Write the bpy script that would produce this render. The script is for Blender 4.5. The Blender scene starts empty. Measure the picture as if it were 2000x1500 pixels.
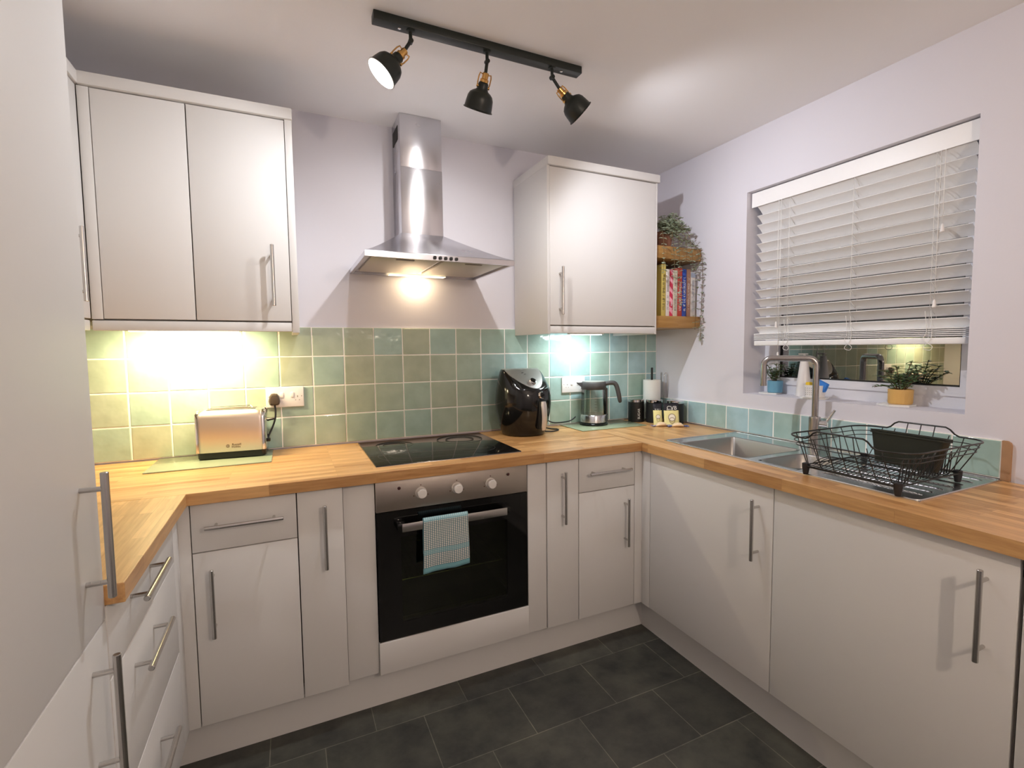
import bpy, bmesh, math, random
from mathutils import Vector, Matrix, noise
random.seed(7)
PI = math.pi
SC = bpy.context.scene
COL = SC.collection
V3 = Vector

# ------------------------------------------------------------------ camera, world, exposure
R_, U_, F_ = V3((.9012632, -.43318601, -.00863289)), V3((.03799338, .05916746, .99752479)), V3((.43160299, .89936038, -.06978366))
CAMLOC = V3((-.26066, -2.38346, 1.33367))
cd = bpy.data.cameras.new('camera'); cam = bpy.data.objects.new('camera', cd); COL.objects.link(cam)
m = Matrix.Identity(4)
for i, v in enumerate((R_, U_, -F_)):
    for j in range(3): m[j][i] = v[j]
m.translation = CAMLOC
cam.matrix_world = m
cd.sensor_width = 36; cd.lens = 971.2 / 2000 * 36; cd.shift_x = -28.97 / 2000; cd.shift_y = -3.27 / 2000
cd.clip_start = .02
SC.camera = cam
w = bpy.data.worlds.new('night'); SC.world = w; w.use_nodes = True
w.node_tree.nodes['Background'].inputs[0].default_value = (.01, .013, .02, 1)
w.node_tree.nodes['Background'].inputs[1].default_value = .3
SC.view_settings.view_transform = 'Standard'; SC.view_settings.look = 'None'
SC.view_settings.gamma = 1; SC.view_settings.use_curve_mapping = False
SC.view_settings.exposure = 0.35
SC.cycles.max_bounces = 12; SC.cycles.diffuse_bounces = 6; SC.cycles.glossy_bounces = 6; SC.cycles.transmission_bounces = 10; SC.cycles.transparent_max_bounces = 12
SC.cycles.use_denoising = True
SC.cycles.sample_clamp_indirect = 6
SC.cycles.caustics_reflective = True; SC.cycles.blur_glossy = .6; SC.cycles.caustics_refractive = False

def lamp(name, kind, loc, power, col=(1, 1, 1), size=.03, size_y=None, dirv=None, parent=None):
    ld = bpy.data.lights.new(name, kind); ld.energy = power; ld.color = col
    if kind == 'AREA':
        ld.size = size
        if size_y: ld.shape = 'RECTANGLE'; ld.size_y = size_y
        else: ld.shape = 'DISK'
    else: ld.shadow_soft_size = size
    o = bpy.data.objects.new(name, ld); COL.objects.link(o)
    o.location = loc
    if dirv: o.rotation_euler = V3(dirv).to_track_quat('-Z', 'Y').to_euler()
    if parent: o.parent = parent
    return o
COOL, NEUT, WARM = (.93, .95, 1.0), (1, .9, .8), (1, .76, .42)
H = 2.3437; XR = 1.75; XL = -1.165; YR = -3.9; ZT = .9046; TH = .038

# ------------------------------------------------------------------ materials
def nm(name):
    mt = bpy.data.materials.new(name); mt.use_nodes = True
    return mt, mt.node_tree, mt.node_tree.nodes['Principled BSDF']
def pm(name, col, rough=.5, metal=0, spec=.5, bump=0, bscale=200, var=0, vscale=3, coat=0, emis=None, est=0, trans=0, ior=1.45, aniso=0):
    mt, nt, b = nm(name); N = nt.nodes; L = nt.links
    b.inputs['Base Color'].default_value = (*col, 1); b.inputs['Roughness'].default_value = rough
    b.inputs['Metallic'].default_value = metal; b.inputs['Specular IOR Level'].default_value = spec
    b.inputs['Coat Weight'].default_value = coat; b.inputs['Coat Roughness'].default_value = .05
    b.inputs['Transmission Weight'].default_value = trans; b.inputs['IOR'].default_value = ior
    if emis: b.inputs['Emission Color'].default_value = (*emis, 1); b.inputs['Emission Strength'].default_value = est
    tc = N.new('ShaderNodeTexCoord')
    if var:
        n = N.new('ShaderNodeTexNoise'); n.inputs['Scale'].default_value = vscale; n.inputs['Detail'].default_value = 4
        L.new(tc.outputs['Object'], n.inputs['Vector'])
        r = N.new('ShaderNodeMix'); r.data_type = 'RGBA'
        r.inputs[6].default_value = (*[c * (1 - var) for c in col], 1); r.inputs[7].default_value = (*[min(1, c * (1 + var)) for c in col], 1)
        L.new(n.outputs['Fac'], r.inputs[0]); L.new(r.outputs[2], b.inputs['Base Color'])
    if bump:
        n = N.new('ShaderNodeTexNoise'); n.inputs['Scale'].default_value = bscale; n.inputs['Detail'].default_value = 3
        bp = N.new('ShaderNodeBump'); bp.inputs['Strength'].default_value = bump; bp.inputs['Distance'].default_value = .002
        L.new(tc.outputs['Object'], n.inputs['Vector']); L.new(n.outputs['Fac'], bp.inputs['Height']); L.new(bp.outputs[0], b.inputs['Normal'])
    return mt
def s2l(*c): return tuple(((x / 255) / 12.92 if x / 255 <= .04045 else ((x / 255 + .055) / 1.055) ** 2.4) for x in c)
def steel(name, col, rough, scale=(600, 6, 6)):
    mt, nt, b = nm(name); N = nt.nodes; L = nt.links
    b.inputs['Metallic'].default_value = 1; b.inputs['Base Color'].default_value = (*col, 1)
    tc = N.new('ShaderNodeTexCoord'); mp = N.new('ShaderNodeMapping'); mp.inputs['Scale'].default_value = scale
    n = N.new('ShaderNodeTexNoise'); n.inputs['Scale'].default_value = 1; n.inputs['Detail'].default_value = 3
    mr = N.new('ShaderNodeMapRange'); mr.inputs[3].default_value = rough * .75; mr.inputs[4].default_value = rough * 1.3
    L.new(tc.outputs['Object'], mp.inputs['Vector']); L.new(mp.outputs[0], n.inputs['Vector']); L.new(n.outputs['Fac'], mr.inputs[0]); L.new(mr.outputs[0], b.inputs['Roughness'])
    bp = N.new('ShaderNodeBump'); bp.inputs['Strength'].default_value = .06; bp.inputs['Distance'].default_value = .001
    L.new(n.outputs['Fac'], bp.inputs['Height']); L.new(bp.outputs[0], b.inputs['Normal'])
    return mt
def steel_aniso(name, col, rough):
    mt, nt, b = nm(name); N = nt.nodes; L = nt.links
    b.inputs['Metallic'].default_value = 1; b.inputs['Base Color'].default_value = (*col, 1); b.inputs['Roughness'].default_value = rough
    b.inputs['Anisotropic'].default_value = .8; b.inputs['Anisotropic Rotation'].default_value = .25
    tg = N.new('ShaderNodeTangent'); tg.direction_type = 'RADIAL'; tg.axis = 'Z'; L.new(tg.outputs[0], b.inputs['Tangent'])
    tc = N.new('ShaderNodeTexCoord'); n = N.new('ShaderNodeTexNoise'); n.inputs['Scale'].default_value = 9; n.inputs['Detail'].default_value = 5
    mr = N.new('ShaderNodeMapRange'); mr.inputs[3].default_value = rough * .8; mr.inputs[4].default_value = rough * 1.25
    L.new(tc.outputs['Object'], n.inputs['Vector']); L.new(n.outputs['Fac'], mr.inputs[0]); L.new(mr.outputs[0], b.inputs['Roughness'])
    return mt
def wood(name, dark, light, row=.042, bw=.42, stave=True):
    mt, nt, b = nm(name); N = nt.nodes; L = nt.links
    tc = N.new('ShaderNodeTexCoord')
    br = N.new('ShaderNodeTexBrick'); br.offset = .37; br.offset_frequency = 2; br.squash = 1
    for k, v in (('Scale', 1), ('Mortar Size', .0006), ('Mortar Smooth', .3), ('Bias', 0), ('Brick Width', bw), ('Row Height', row)): br.inputs[k].default_value = v
    br.inputs['Color1'].default_value = (0, 0, 0, 1); br.inputs['Color2'].default_value = (1, 1, 1, 1); br.inputs['Mortar'].default_value = (.1, .1, .1, 1)
    L.new(tc.outputs['Object'], br.inputs['Vector'])
    mp = N.new('ShaderNodeMapping'); mp.inputs['Scale'].default_value = (7, 90, 90)
    L.new(tc.outputs['Object'], mp.inputs['Vector'])
    ad = N.new('ShaderNodeVectorMath'); ad.operation = 'MULTIPLY_ADD'; ad.inputs[1].default_value = (9, 9, 9)
    L.new(br.outputs['Color'], ad.inputs[0]); L.new(mp.outputs[0], ad.inputs[2])
    n = N.new('ShaderNodeTexNoise'); n.inputs['Scale'].default_value = 1; n.inputs['Detail'].default_value = 5; n.inputs['Roughness'].default_value = .6
    L.new(ad.outputs[0], n.inputs['Vector'])
    mx = N.new('ShaderNodeMath'); mx.operation = 'MULTIPLY_ADD'; mx.inputs[1].default_value = .36 if stave else 0
    L.new(br.outputs['Color'], mx.inputs[0])
    m2 = N.new('ShaderNodeMath'); m2.operation = 'MULTIPLY'; m2.inputs[1].default_value = .78
    L.new(n.outputs['Fac'], m2.inputs[0]); L.new(m2.outputs[0], mx.inputs[2])
    cr = N.new('ShaderNodeValToRGB'); cr.color_ramp.elements[0].position = .15; cr.color_ramp.elements[0].color = (*dark, 1)
    cr.color_ramp.elements[1].position = .85; cr.color_ramp.elements[1].color = (*light, 1)
    L.new(mx.outputs[0], cr.inputs[0]); L.new(cr.outputs[0], b.inputs['Base Color'])
    b.inputs['Roughness'].default_value = .33
    bp = N.new('ShaderNodeBump'); bp.inputs['Strength'].default_value = .08; bp.inputs['Distance'].default_value = .001
    L.new(n.outputs['Fac'], bp.inputs['Height']); L.new(bp.outputs[0], b.inputs['Normal'])
    return mt

M_WALL = pm('wall_paint', (.70, .69, .75), .62, bump=.08, bscale=140, spec=.3)
M_CEIL = pm('ceiling_paint', (.88, .875, .885), .8, bump=.1, bscale=90, spec=.2)
M_DOOR = pm('satin_cabinet_white', (.70, .685, .665), .48, spec=.4, var=.012, vscale=2)
M_GAP = pm('carcass_edge', (.32, .30, .28), .7)
M_HAND = steel('handle_steel', (.56, .54, .52), .24)
M_STEEL = steel_aniso('brushed_steel', (.66, .66, .70), .25)
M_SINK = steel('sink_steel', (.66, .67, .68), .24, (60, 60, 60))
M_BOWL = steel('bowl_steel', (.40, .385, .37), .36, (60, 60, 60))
M_CHROME = pm('chrome', (.75, .75, .76), .08, 1)
M_TAP = steel('tap_steel', (.45, .43, .42), .22, (6, 6, 80))
M_WOOD = wood('oak_worktop', s2l(150, 100, 52), s2l(224, 178, 120), row=.030, bw=.33)
M_SHELF = wood('pine_shelf', s2l(146, 104, 50), s2l(188, 148, 86), row=.3, bw=2, stave=False)
M_BLACKG = pm('black_glass', (.004, .004, .004), .05, spec=.6)
M_BLACKP = pm('black_gloss_plastic', (.006, .006, .006), .1, spec=.6)
M_BLACKM = pm('black_matte', (.012, .012, .012), .4)
M_DKGREY = pm('dark_grey_plastic', (.07, .065, .065), .45)
M_WHITEP = pm('white_plastic', (.80, .78, .77), .35)
M_WPVC = pm('white_upvc', (.78, .79, .84), .3)
M_BLIND = pm('blind_slat_white', (.88, .88, .88), .35)
M_CORD = pm('white_cord', (.8, .8, .78), .7)
M_RED = pm('dark_red_light', (.05, .01, .01), .3)
M_BRASS = pm('brass', (.72, .42, .14), .25, 1)
M_SHADE = pm('lamp_dark_green', (.012, .016, .013), .38, spec=.5)
M_SHIN = pm('lamp_inner_white', (.8, .8, .78), .5)
M_BULB = pm('lit_bulb', (1, 1, 1), .5, emis=(1, .97, .93), est=25)
M_WARMB = pm('lit_diffuser_warm', (1, .9, .7), .5, emis=(1, .8, .5), est=10)
M_COOLB = pm('lit_diffuser_cool', (1, 1, 1), .5, emis=(.9, 1, 1), est=8)
M_FILT = steel('hood_filter_mesh', (.60, .55, .47), .4, (300, 300, 6))
M_MAT = pm('green_glass_board', s2l(150, 160, 130), .12, spec=.6)
M_TOAST = pm('rose_gold_steel', (.72, .63, .58), .42, 1, bump=.04, bscale=60)
M_LEAFG = pm('succulent_leaf', s2l(98, 126, 84), .42, var=.35, vscale=30)
M_LEAFE = pm('eucalyptus_leaf', s2l(164, 176, 150), .6, var=.25, vscale=20)
M_STEM = pm('stem_brown', s2l(110, 90, 60), .7)
M_SOIL = pm('soil', s2l(50, 35, 25), .9)
M_BLUEPOT = pm('blue_glaze', s2l(104, 158, 184), .4, bump=.2, bscale=60)
M_YELPOT = pm('mustard_glaze', s2l(212, 170, 100), .45)
M_MARBLE = pm('white_marble', (.78, .78, .76), .2, var=.08, vscale=25)
M_BLUES = pm('blue_sponge', s2l(60, 130, 215), .8, bump=.5, bscale=300)
M_YELS = pm('yellow_sponge', s2l(235, 200, 60), .9, bump=.5, bscale=300)
M_PAPER = pm('paper_roll', (.83, .82, .78), .9, bump=.3, bscale=150)
M_TEXTW = pm('white_print', (.75, .75, .73), .6)
M_TEXTD = pm('brown_print', s2l(95, 65, 45), .6)
M_RUB = pm('black_rubber', (.015, .015, .018), .55)
M_WIRE = pm('black_wire', (.012, .012, .011), .3, spec=.6)
M_TUB = pm('dark_green_black_tub', (.014, .017, .012), .45)
M_CREAM = pm('cream_pouch', s2l(225, 215, 150), .35)
M_DARKIN = pm('oven_cavity', (.06, .068, .035), .6)

def glassm(name, col, rough=0, ior=1.45, alpha=None):
    mt, nt, b = nm(name)
    b.inputs['Base Color'].default_value = (*col, 1); b.inputs['Transmission Weight'].default_value = 1
    b.inputs['Roughness'].default_value = rough; b.inputs['IOR'].default_value = ior
    return mt
def thin_glass(name, tint=(.9, .95, .92), refl=.12):
    mt = bpy.data.materials.new(name); mt.use_nodes = True; nt = mt.node_tree; nt.nodes.clear()
    o = nt.nodes.new('ShaderNodeOutputMaterial'); mx = nt.nodes.new('ShaderNodeMixShader'); t = nt.nodes.new('ShaderNodeBsdfTransparent'); g = nt.nodes.new('ShaderNodeBsdfGlossy')
    lw = nt.nodes.new('ShaderNodeLayerWeight'); lw.inputs[0].default_value = refl + .2
    t.inputs[0].default_value = (*tint, 1); g.inputs['Roughness'].default_value = .01
    mr = nt.nodes.new('ShaderNodeMapRange'); mr.inputs[3].default_value = refl; mr.inputs[4].default_value = .9
    nt.links.new(lw.outputs['Fresnel'], mr.inputs[0]); nt.links.new(mr.outputs[0], mx.inputs[0])
    nt.links.new(t.outputs[0], mx.inputs[1]); nt.links.new(g.outputs[0], mx.inputs[2]); nt.links.new(mx.outputs[0], o.inputs[0])
    return mt
M_WGLASS = thin_glass('window_glass', (.35, .42, .40), .30)
M_KGLASS = thin_glass('kettle_glass', (.96, .985, .97), .05)
M_OGLASS = thin_glass('oven_window_glass', (.42, .46, .28), .04)

def tile_mat():
    mt, nt, b = nm('glazed_green_tile'); N = nt.nodes; L = nt.links
    at = N.new('ShaderNodeAttribute'); at.attribute_name = 'tile_hue'; at.attribute_type = 'GEOMETRY'
    cr = N.new('ShaderNodeValToRGB'); e = cr.color_ramp.elements
    e[0].position = 0; e[0].color = (*s2l(182, 188, 164), 1); e[1].position = 1; e[1].color = (*s2l(172, 204, 212), 1)
    e2 = cr.color_ramp.elements.new(.5); e2.color = (*s2l(166, 192, 180), 1)
    L.new(at.outputs['Fac'], cr.inputs[0])
    tc = N.new('ShaderNodeTexCoord'); n = N.new('ShaderNodeTexNoise'); n.inputs['Scale'].default_value = 14; n.inputs['Detail'].default_value = 3
    L.new(tc.outputs['Object'], n.inputs['Vector'])
    mx = N.new('ShaderNodeMix'); mx.data_type = 'RGBA'; mx.blend_type = 'MULTIPLY'
    cr2 = N.new('ShaderNodeValToRGB'); cr2.color_ramp.elements[0].color = (.82, .84, .82, 1); cr2.color_ramp.elements[1].color = (1, 1, 1, 1); cr2.color_ramp.elements[0].position = .3; cr2.color_ramp.elements[1].position = .7
    L.new(n.outputs['Fac'], cr2.inputs[0]); mx.inputs[0].default_value = 1; L.new(cr.outputs[0], mx.inputs[6]); L.new(cr2.outputs[0], mx.inputs[7])
    L.new(mx.outputs[2], b.inputs['Base Color'])
    b.inputs['Roughness'].default_value = .14
    n2 = N.new('ShaderNodeTexNoise'); n2.inputs['Scale'].default_value = 20; n2.inputs['Detail'].default_value = 2
    L.new(tc.outputs['Object'], n2.inputs['Vector'])
    bp = N.new('ShaderNodeBump'); bp.inputs['Strength'].default_value = .5; bp.inputs['Distance'].default_value = .004
    L.new(n2.outputs['Fac'], bp.inputs['Height']); L.new(bp.outputs[0], b.inputs['Normal'])
    return mt
M_TILE = tile_mat()
M_GROUT = pm('pale_grout', (.92, .91, .86), .8)

def floor_mat():
    mt, nt, b = nm('slate_floor_tile'); N = nt.nodes; L = nt.links
    tc = N.new('ShaderNodeTexCoord'); mp = N.new('ShaderNodeMapping'); mp.inputs['Location'].default_value = (-.137 + .333 * 6, .665 + .2585 * 20, 0)
    L.new(tc.outputs['Object'], mp.inputs['Vector'])
    br = N.new('ShaderNodeTexBrick'); br.offset = .5; br.offset_frequency = 2
    for k, v in (('Scale', 1), ('Mortar Size', .0016), ('Mortar Smooth', .2), ('Bias', 0), ('Brick Width', .333), ('Row Height', .2585)): br.inputs[k].default_value = v
    br.inputs['Color1'].default_value = (*s2l(54, 55, 53), 1); br.inputs['Color2'].default_value = (*s2l(68, 69, 65), 1); br.inputs['Mortar'].default_value = (*s2l(104, 102, 95), 1)
    L.new(mp.outputs[0], br.inputs['Vector'])
    n = N.new('ShaderNodeTexNoise'); n.inputs['Scale'].default_value = 7; n.inputs['Detail'].default_value = 7; n.inputs['Roughness'].default_value = .65
    L.new(tc.outputs['Object'], n.inputs['Vector'])
    cr = N.new('ShaderNodeValToRGB'); cr.color_ramp.elements[0].position = .3; cr.color_ramp.elements[0].color = (.5, .52, .56, 1); cr.color_ramp.elements[1].position = .72; cr.color_ramp.elements[1].color = (1.75, 1.7, 1.5, 1)
    L.new(n.outputs['Fac'], cr.inputs[0])
    mx = N.new('ShaderNodeMix'); mx.data_type = 'RGBA'; mx.blend_type = 'MULTIPLY'; mx.inputs[0].default_value = 1
    L.new(br.outputs['Color'], mx.inputs[6]); L.new(cr.outputs[0], mx.inputs[7]); L.new(mx.outputs[2], b.inputs['Base Color'])
    b.inputs['Roughness'].default_value = .42
    n2 = N.new('ShaderNodeTexNoise'); n2.inputs['Scale'].default_value = 30; n2.inputs['Detail'].default_value = 6
    L.new(tc.outputs['Object'], n2.inputs['Vector'])
    bp = N.new('ShaderNodeBump'); bp.inputs['Strength'].default_value = .35; bp.inputs['Distance'].default_value = .003
    L.new(n2.outputs['Fac'], bp.inputs['Height']); L.new(bp.outputs[0], b.inputs['Normal'])
    return mt
M_FLOOR = floor_mat()

def towel_mat():
    mt, nt, b = nm('checked_towel'); N = nt.nodes; L = nt.links
    uv = N.new('ShaderNodeUVMap'); uv.uv_map = 'UVMap'
    sp = N.new('ShaderNodeSeparateXYZ'); L.new(uv.outputs[0], sp.inputs[0])
    def stripe(out, freq, duty):
        a = N.new('ShaderNodeMath'); a.operation = 'MULTIPLY'; a.inputs[1].default_value = freq; L.new(out, a.inputs[0])
        f = N.new('ShaderNodeMath'); f.operation = 'FRACT'; L.new(a.outputs[0], f.inputs[0])
        g = N.new('ShaderNodeMath'); g.operation = 'LESS_THAN'; g.inputs[1].default_value = duty; L.new(f.outputs[0], g.inputs[0]); return g.outputs[0]
    sx = stripe(sp.outputs[0], 24, .32); sy = stripe(sp.outputs[1], 30, .36)
    mxx = N.new('ShaderNodeMath'); mxx.operation = 'MAXIMUM'; L.new(sx, mxx.inputs[0]); L.new(sy, mxx.inputs[1])
    c1 = N.new('ShaderNodeMix'); c1.data_type = 'RGBA'; c1.inputs[6].default_value = (*s2l(226, 222, 212), 1); c1.inputs[7].default_value = (*s2l(86, 120, 128), 1); L.new(mxx.outputs[0], c1.inputs[0])
    # solid teal bands
    cr = N.new('ShaderNodeValToRGB'); cr.color_ramp.interpolation = 'CONSTANT'; e = cr.color_ramp.elements
    e[0].position = 0; e[0].color = (1, 1, 1, 1); e[1].position = .10; e[1].color = (0, 0, 0, 1)
    for p, c in ((.34, .6), (.43, 0), (.96, .7)):
        q = e.new(p); q.color = (c, c, c, 1)
    L.new(sp.outputs[1], cr.inputs[0])
    c2 = N.new('ShaderNodeMix'); c2.data_type = 'RGBA'; c2.inputs[7].default_value = (*s2l(120, 172, 182), 1); L.new(cr.outputs[0], c2.inputs[0]); L.new(c1.outputs[2], c2.inputs[6])
    L.new(c2.outputs[2], b.inputs['Base Color']); b.inputs['Roughness'].default_value = .95
    bp = N.new('ShaderNodeBump'); bp.inputs['Strength'].default_value = .6; bp.inputs['Distance'].default_value = .002; L.new(mxx.outputs[0], bp.inputs['Height']); L.new(bp.outputs[0], b.inputs['Normal'])
    return mt
M_TOWEL = towel_mat()

# ------------------------------------------------------------------ mesh helper
class MB:
    def __init__(s, origin=(0, 0, 0)):
        s.bm = bmesh.new(); s.o = V3(origin); s.mi = 0
    def _tag(s, faces):
        for f in faces: f.material_index = s.mi
    def poly(s, pts):
        f = s.bm.faces.new([s.bm.verts.new(V3(p)) for p in pts]); s._tag([f]); return f
    def box(s, x0, x1, y0, y1, z0, z1, bev=0, seg=2, rot=None, piv=None):
        if x0 > x1: x0, x1 = x1, x0
        if y0 > y1: y0, y1 = y1, y0
        if z0 > z1: z0, z1 = z1, z0
        vs = [s.bm.verts.new((x, y, z)) for x in (x0, x1) for y in (y0, y1) for z in (z0, z1)]
        fs = [s.bm.faces.new([vs[i] for i in q]) for q in ((0, 1, 3, 2), (4, 6, 7, 5), (0, 4, 5, 1), (2, 3, 7, 6), (0, 2, 6, 4), (1, 5, 7, 3))]
        s._tag(fs)
        if bev:
            r = bmesh.ops.bevel(s.bm, geom=list({e for f in fs for e in f.edges}), offset=bev, segments=seg, profile=.5, affect='EDGES', clamp_overlap=True)
            s._tag(r['faces']); vs = list({v for f in r['faces'] for v in f.verts} | {v for v in vs if v.is_valid})
        if rot is not None:
            p = V3(piv) if piv else V3(((x0 + x1) / 2, (y0 + y1) / 2, (z0 + z1) / 2))
            for v in set(vs): v.co = p + rot @ (v.co - p)
        return s
    def rings(s, rings, cap0=True, cap1=True, closed=True):
        R = [[s.bm.verts.new(V3(p)) for p in r] for r in rings]; n = len(R[0]); fs = []
        for a, b in zip(R[:-1], R[1:]):
            for i in range(n if closed else n - 1):
                j = (i + 1) % n
                try: fs.append(s.bm.faces.new((a[i], a[j], b[j], b[i])))
                except ValueError: pass
        if cap0: fs.append(s.bm.faces.new(R[0][::-1]))
        if cap1: fs.append(s.bm.faces.new(R[-1]))
        s._tag(fs); return R
    def lathe(s, prof, c=(0, 0, 0), axis=(0, 0, 1), seg=32, cap0=True, cap1=True):
        q = V3((0, 0, 1)).rotation_difference(V3(axis).normalized()); c = V3(c)
        s.rings([[c + q @ V3((r * math.cos(2 * PI * i / seg), r * math.sin(2 * PI * i / seg), z)) for i in range(seg)] for r, z in prof], cap0, cap1)
        return s
    def cyl(s, p0, p1, r, r2=None, seg=16, bev=0):
        p0, p1 = V3(p0), V3(p1); L = (p1 - p0).length; r2 = r if r2 is None else r2
        prof = [(r, 0), (r2, L)] if not bev else [(r - bev, 0), (r, bev), (r2, L - bev), (r2 - bev, L)]
        return s.lathe(prof, p0, p1 - p0, seg)
    def tube(s, pts, r, seg=8, closed=False):
        pts = [V3(p) for p in pts]; n = len(pts); fr = None; rs = []
        for i, p in enumerate(pts):
            a = pts[(i - 1) % n] if (closed or i > 0) else p; b = pts[(i + 1) % n] if (closed or i < n - 1) else p
            t = (b - a).normalized()
            if fr is None:
                fr = t.orthogonal().normalized()
            else:
                fr = (fr - t * fr.dot(t)).normalized()
            bi = t.cross(fr)
            rr = r[i] if isinstance(r, (list, tuple)) else r
            rs.append([p + (fr * math.cos(2 * PI * k / seg) + bi * math.sin(2 * PI * k / seg)) * rr for k in range(seg)])
        if closed: rs.append(rs[0]); s.rings(rs, False, False)
        else: s.rings(rs)
        return s
    def prism(s, poly, z0, z1):
        s.rings([[(p[0], p[1], z0) for p in poly], [(p[0], p[1], z1) for p in poly]]); return s
    def slab_holes(s, xs, ys, z0, z1, holes):
        """slab over grid lines xs, ys with cells listed in holes left open"""
        vt = {}; 
        def g(i, j, k):
            if (i, j, k) not in vt: vt[(i, j, k)] = s.bm.verts.new((xs[i], ys[j], (z0, z1)[k]))
            return vt[(i, j, k)]
        nx, ny = len(xs) - 1, len(ys) - 1; fs = []
        def solid(i, j): return 0 <= i < nx and 0 <= j < ny and (i, j) not in holes
        for i in range(nx):
            for j in range(ny):
                if not solid(i, j): continue
                fs.append(s.bm.faces.new((g(i, j, 1), g(i + 1, j, 1), g(i + 1, j + 1, 1), g(i, j + 1, 1))))
                fs.append(s.bm.faces.new((g(i, j, 0), g(i, j + 1, 0), g(i + 1, j + 1, 0), g(i + 1, j, 0))))
                if not solid(i - 1, j): fs.append(s.bm.faces.new((g(i, j, 0), g(i, j, 1), g(i, j + 1, 1), g(i, j + 1, 0))))
                if not solid(i + 1, j): fs.append(s.bm.faces.new((g(i + 1, j, 0), g(i + 1, j + 1, 0), g(i + 1, j + 1, 1), g(i + 1, j, 1))))
                if not solid(i, j - 1): fs.append(s.bm.faces.new((g(i, j, 0), g(i + 1, j, 0), g(i + 1, j, 1), g(i, j, 1))))
                if not solid(i, j + 1): fs.append(s.bm.faces.new((g(i, j + 1, 0), g(i, j + 1, 1), g(i + 1, j + 1, 1), g(i + 1, j + 1, 0))))
        s._tag(fs); return s
    def build(s, name, mats, parent=None, smooth=True, ang=35, normals=True):
        bm = s.bm
        if normals: bmesh.ops.recalc_face_normals(bm, faces=bm.faces[:])
        for v in bm.verts: v.co -= s.o
        for f in bm.faces: f.smooth = smooth
        if smooth:
            for e in bm.edges:
                if len(e.link_faces) == 2 and e.calc_face_angle(0) > math.radians(ang): e.smooth = False
        me = bpy.data.meshes.new(name); bm.to_mesh(me); bm.free()
        for mm in (mats if isinstance(mats, (list, tuple)) else [mats]): me.materials.append(mm)
        o = bpy.data.objects.new(name, me); COL.objects.link(o)
        if parent: o.parent = parent
        return o
def tag(o, label=None, cat=None, group=None, kind=None):
    if label: o['label'] = label
    if cat: o['category'] = cat
    if group: o['group'] = group
    if kind: o['kind'] = kind
    return o
def thing(name, label, cat, loc=(0, 0, 0), rz=0, group=None):
    o = bpy.data.objects.new(name, None); COL.objects.link(o); o.location = loc; o.rotation_euler = (0, 0, rz); o.empty_display_size = .1
    return tag(o, label, cat, group)
def copy_tree(o, parent=None):
    c = o.copy(); COL.objects.link(c); c.parent = parent
    for ch in list(o.children): copy_tree(ch, c)
    return c
def struct(name, mb, mats, smooth=False): return tag(mb.build(name, mats, smooth=smooth), kind='structure')
def text_mesh(body, size, mat, name='lettering', parent=None, xf=None, warp=None, extrude=.0004, align='CENTER'):
    cu = bpy.data.curves.new(name, 'FONT'); cu.body = body; cu.size = size; cu.align_x = align; cu.align_y = 'CENTER'; cu.extrude = extrude
    to = bpy.data.objects.new(name, cu); COL.objects.link(to)
    dg = bpy.context.evaluated_depsgraph_get(); dg.update()
    me = bpy.data.meshes.new_from_object(to.evaluated_get(dg)); bpy.data.objects.remove(to)
    if warp:
        for v in me.vertices: v.co = warp(v.co)
    if xf is not None: me.transform(xf)
    me.materials.clear(); me.materials.append(mat)
    o = bpy.data.objects.new(name, me); COL.objects.link(o)
    if parent: o.parent = parent
    return o
def arc(c, r, a0, a1, n, ux, uy):
    c = V3(c); ux = V3(ux); uy = V3(uy)
    return [c + ux * r * math.cos(a0 + (a1 - a0) * i / n) + uy * r * math.sin(a0 + (a1 - a0) * i / n) for i in range(n + 1)]
def catmull(P, n=8):
    P = [V3(p) for p in P]; out = []
    for i in range(len(P) - 1):
        p0 = P[max(i - 1, 0)]; p1 = P[i]; p2 = P[i + 1]; p3 = P[min(i + 2, len(P) - 1)]
        for k in range(n):
            t = k / n; out.append(.5 * ((2 * p1) + (p2 - p0) * t + (2 * p0 - 5 * p1 + 4 * p2 - p3) * t * t + (3 * p1 - p0 - 3 * p2 + p3) * t ** 3))
    out.append(P[-1]); return out

# ------------------------------------------------------------------ room shell
WY0, WY1, WZ0, WZ1, XG = -.648, -1.538, 1.0998, 2.063, 1.90
b = MB(); b.box(XL - .1, XR + .1, YR - .1, .1, -.1, 0); struct('floor', b, M_FLOOR)
b = MB(); b.box(XL - .1, XR + .3, YR - .1, .1, H, H + .1); struct('ceiling', b, M_CEIL)
b = MB(); b.box(XL - .1, XR + .3, 0, .1, 0, H); struct('wall_back', b, M_WALL)
b = MB(); b.box(XL - .1, XL, YR, 0, 0, H); struct('wall_left', b, M_WALL)
b = MB(); b.box(XL - .1, XR + .3, YR - .1, YR, 0, H); struct('wall_front', b, M_WALL)
# right wall with the window opening (solid ring of masonry)
b = MB()
ys = [YR, WY1, WY0, 0]; zs = [0, WZ0, WZ1, H]
t_ = MB(); t_.slab_holes(ys, zs, 0, .26, {(1, 1)})
for v in t_.bm.verts: v.co = V3((XR + v.co.z, v.co.x, v.co.y))
struct('wall_right', t_, M_WALL)

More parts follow.
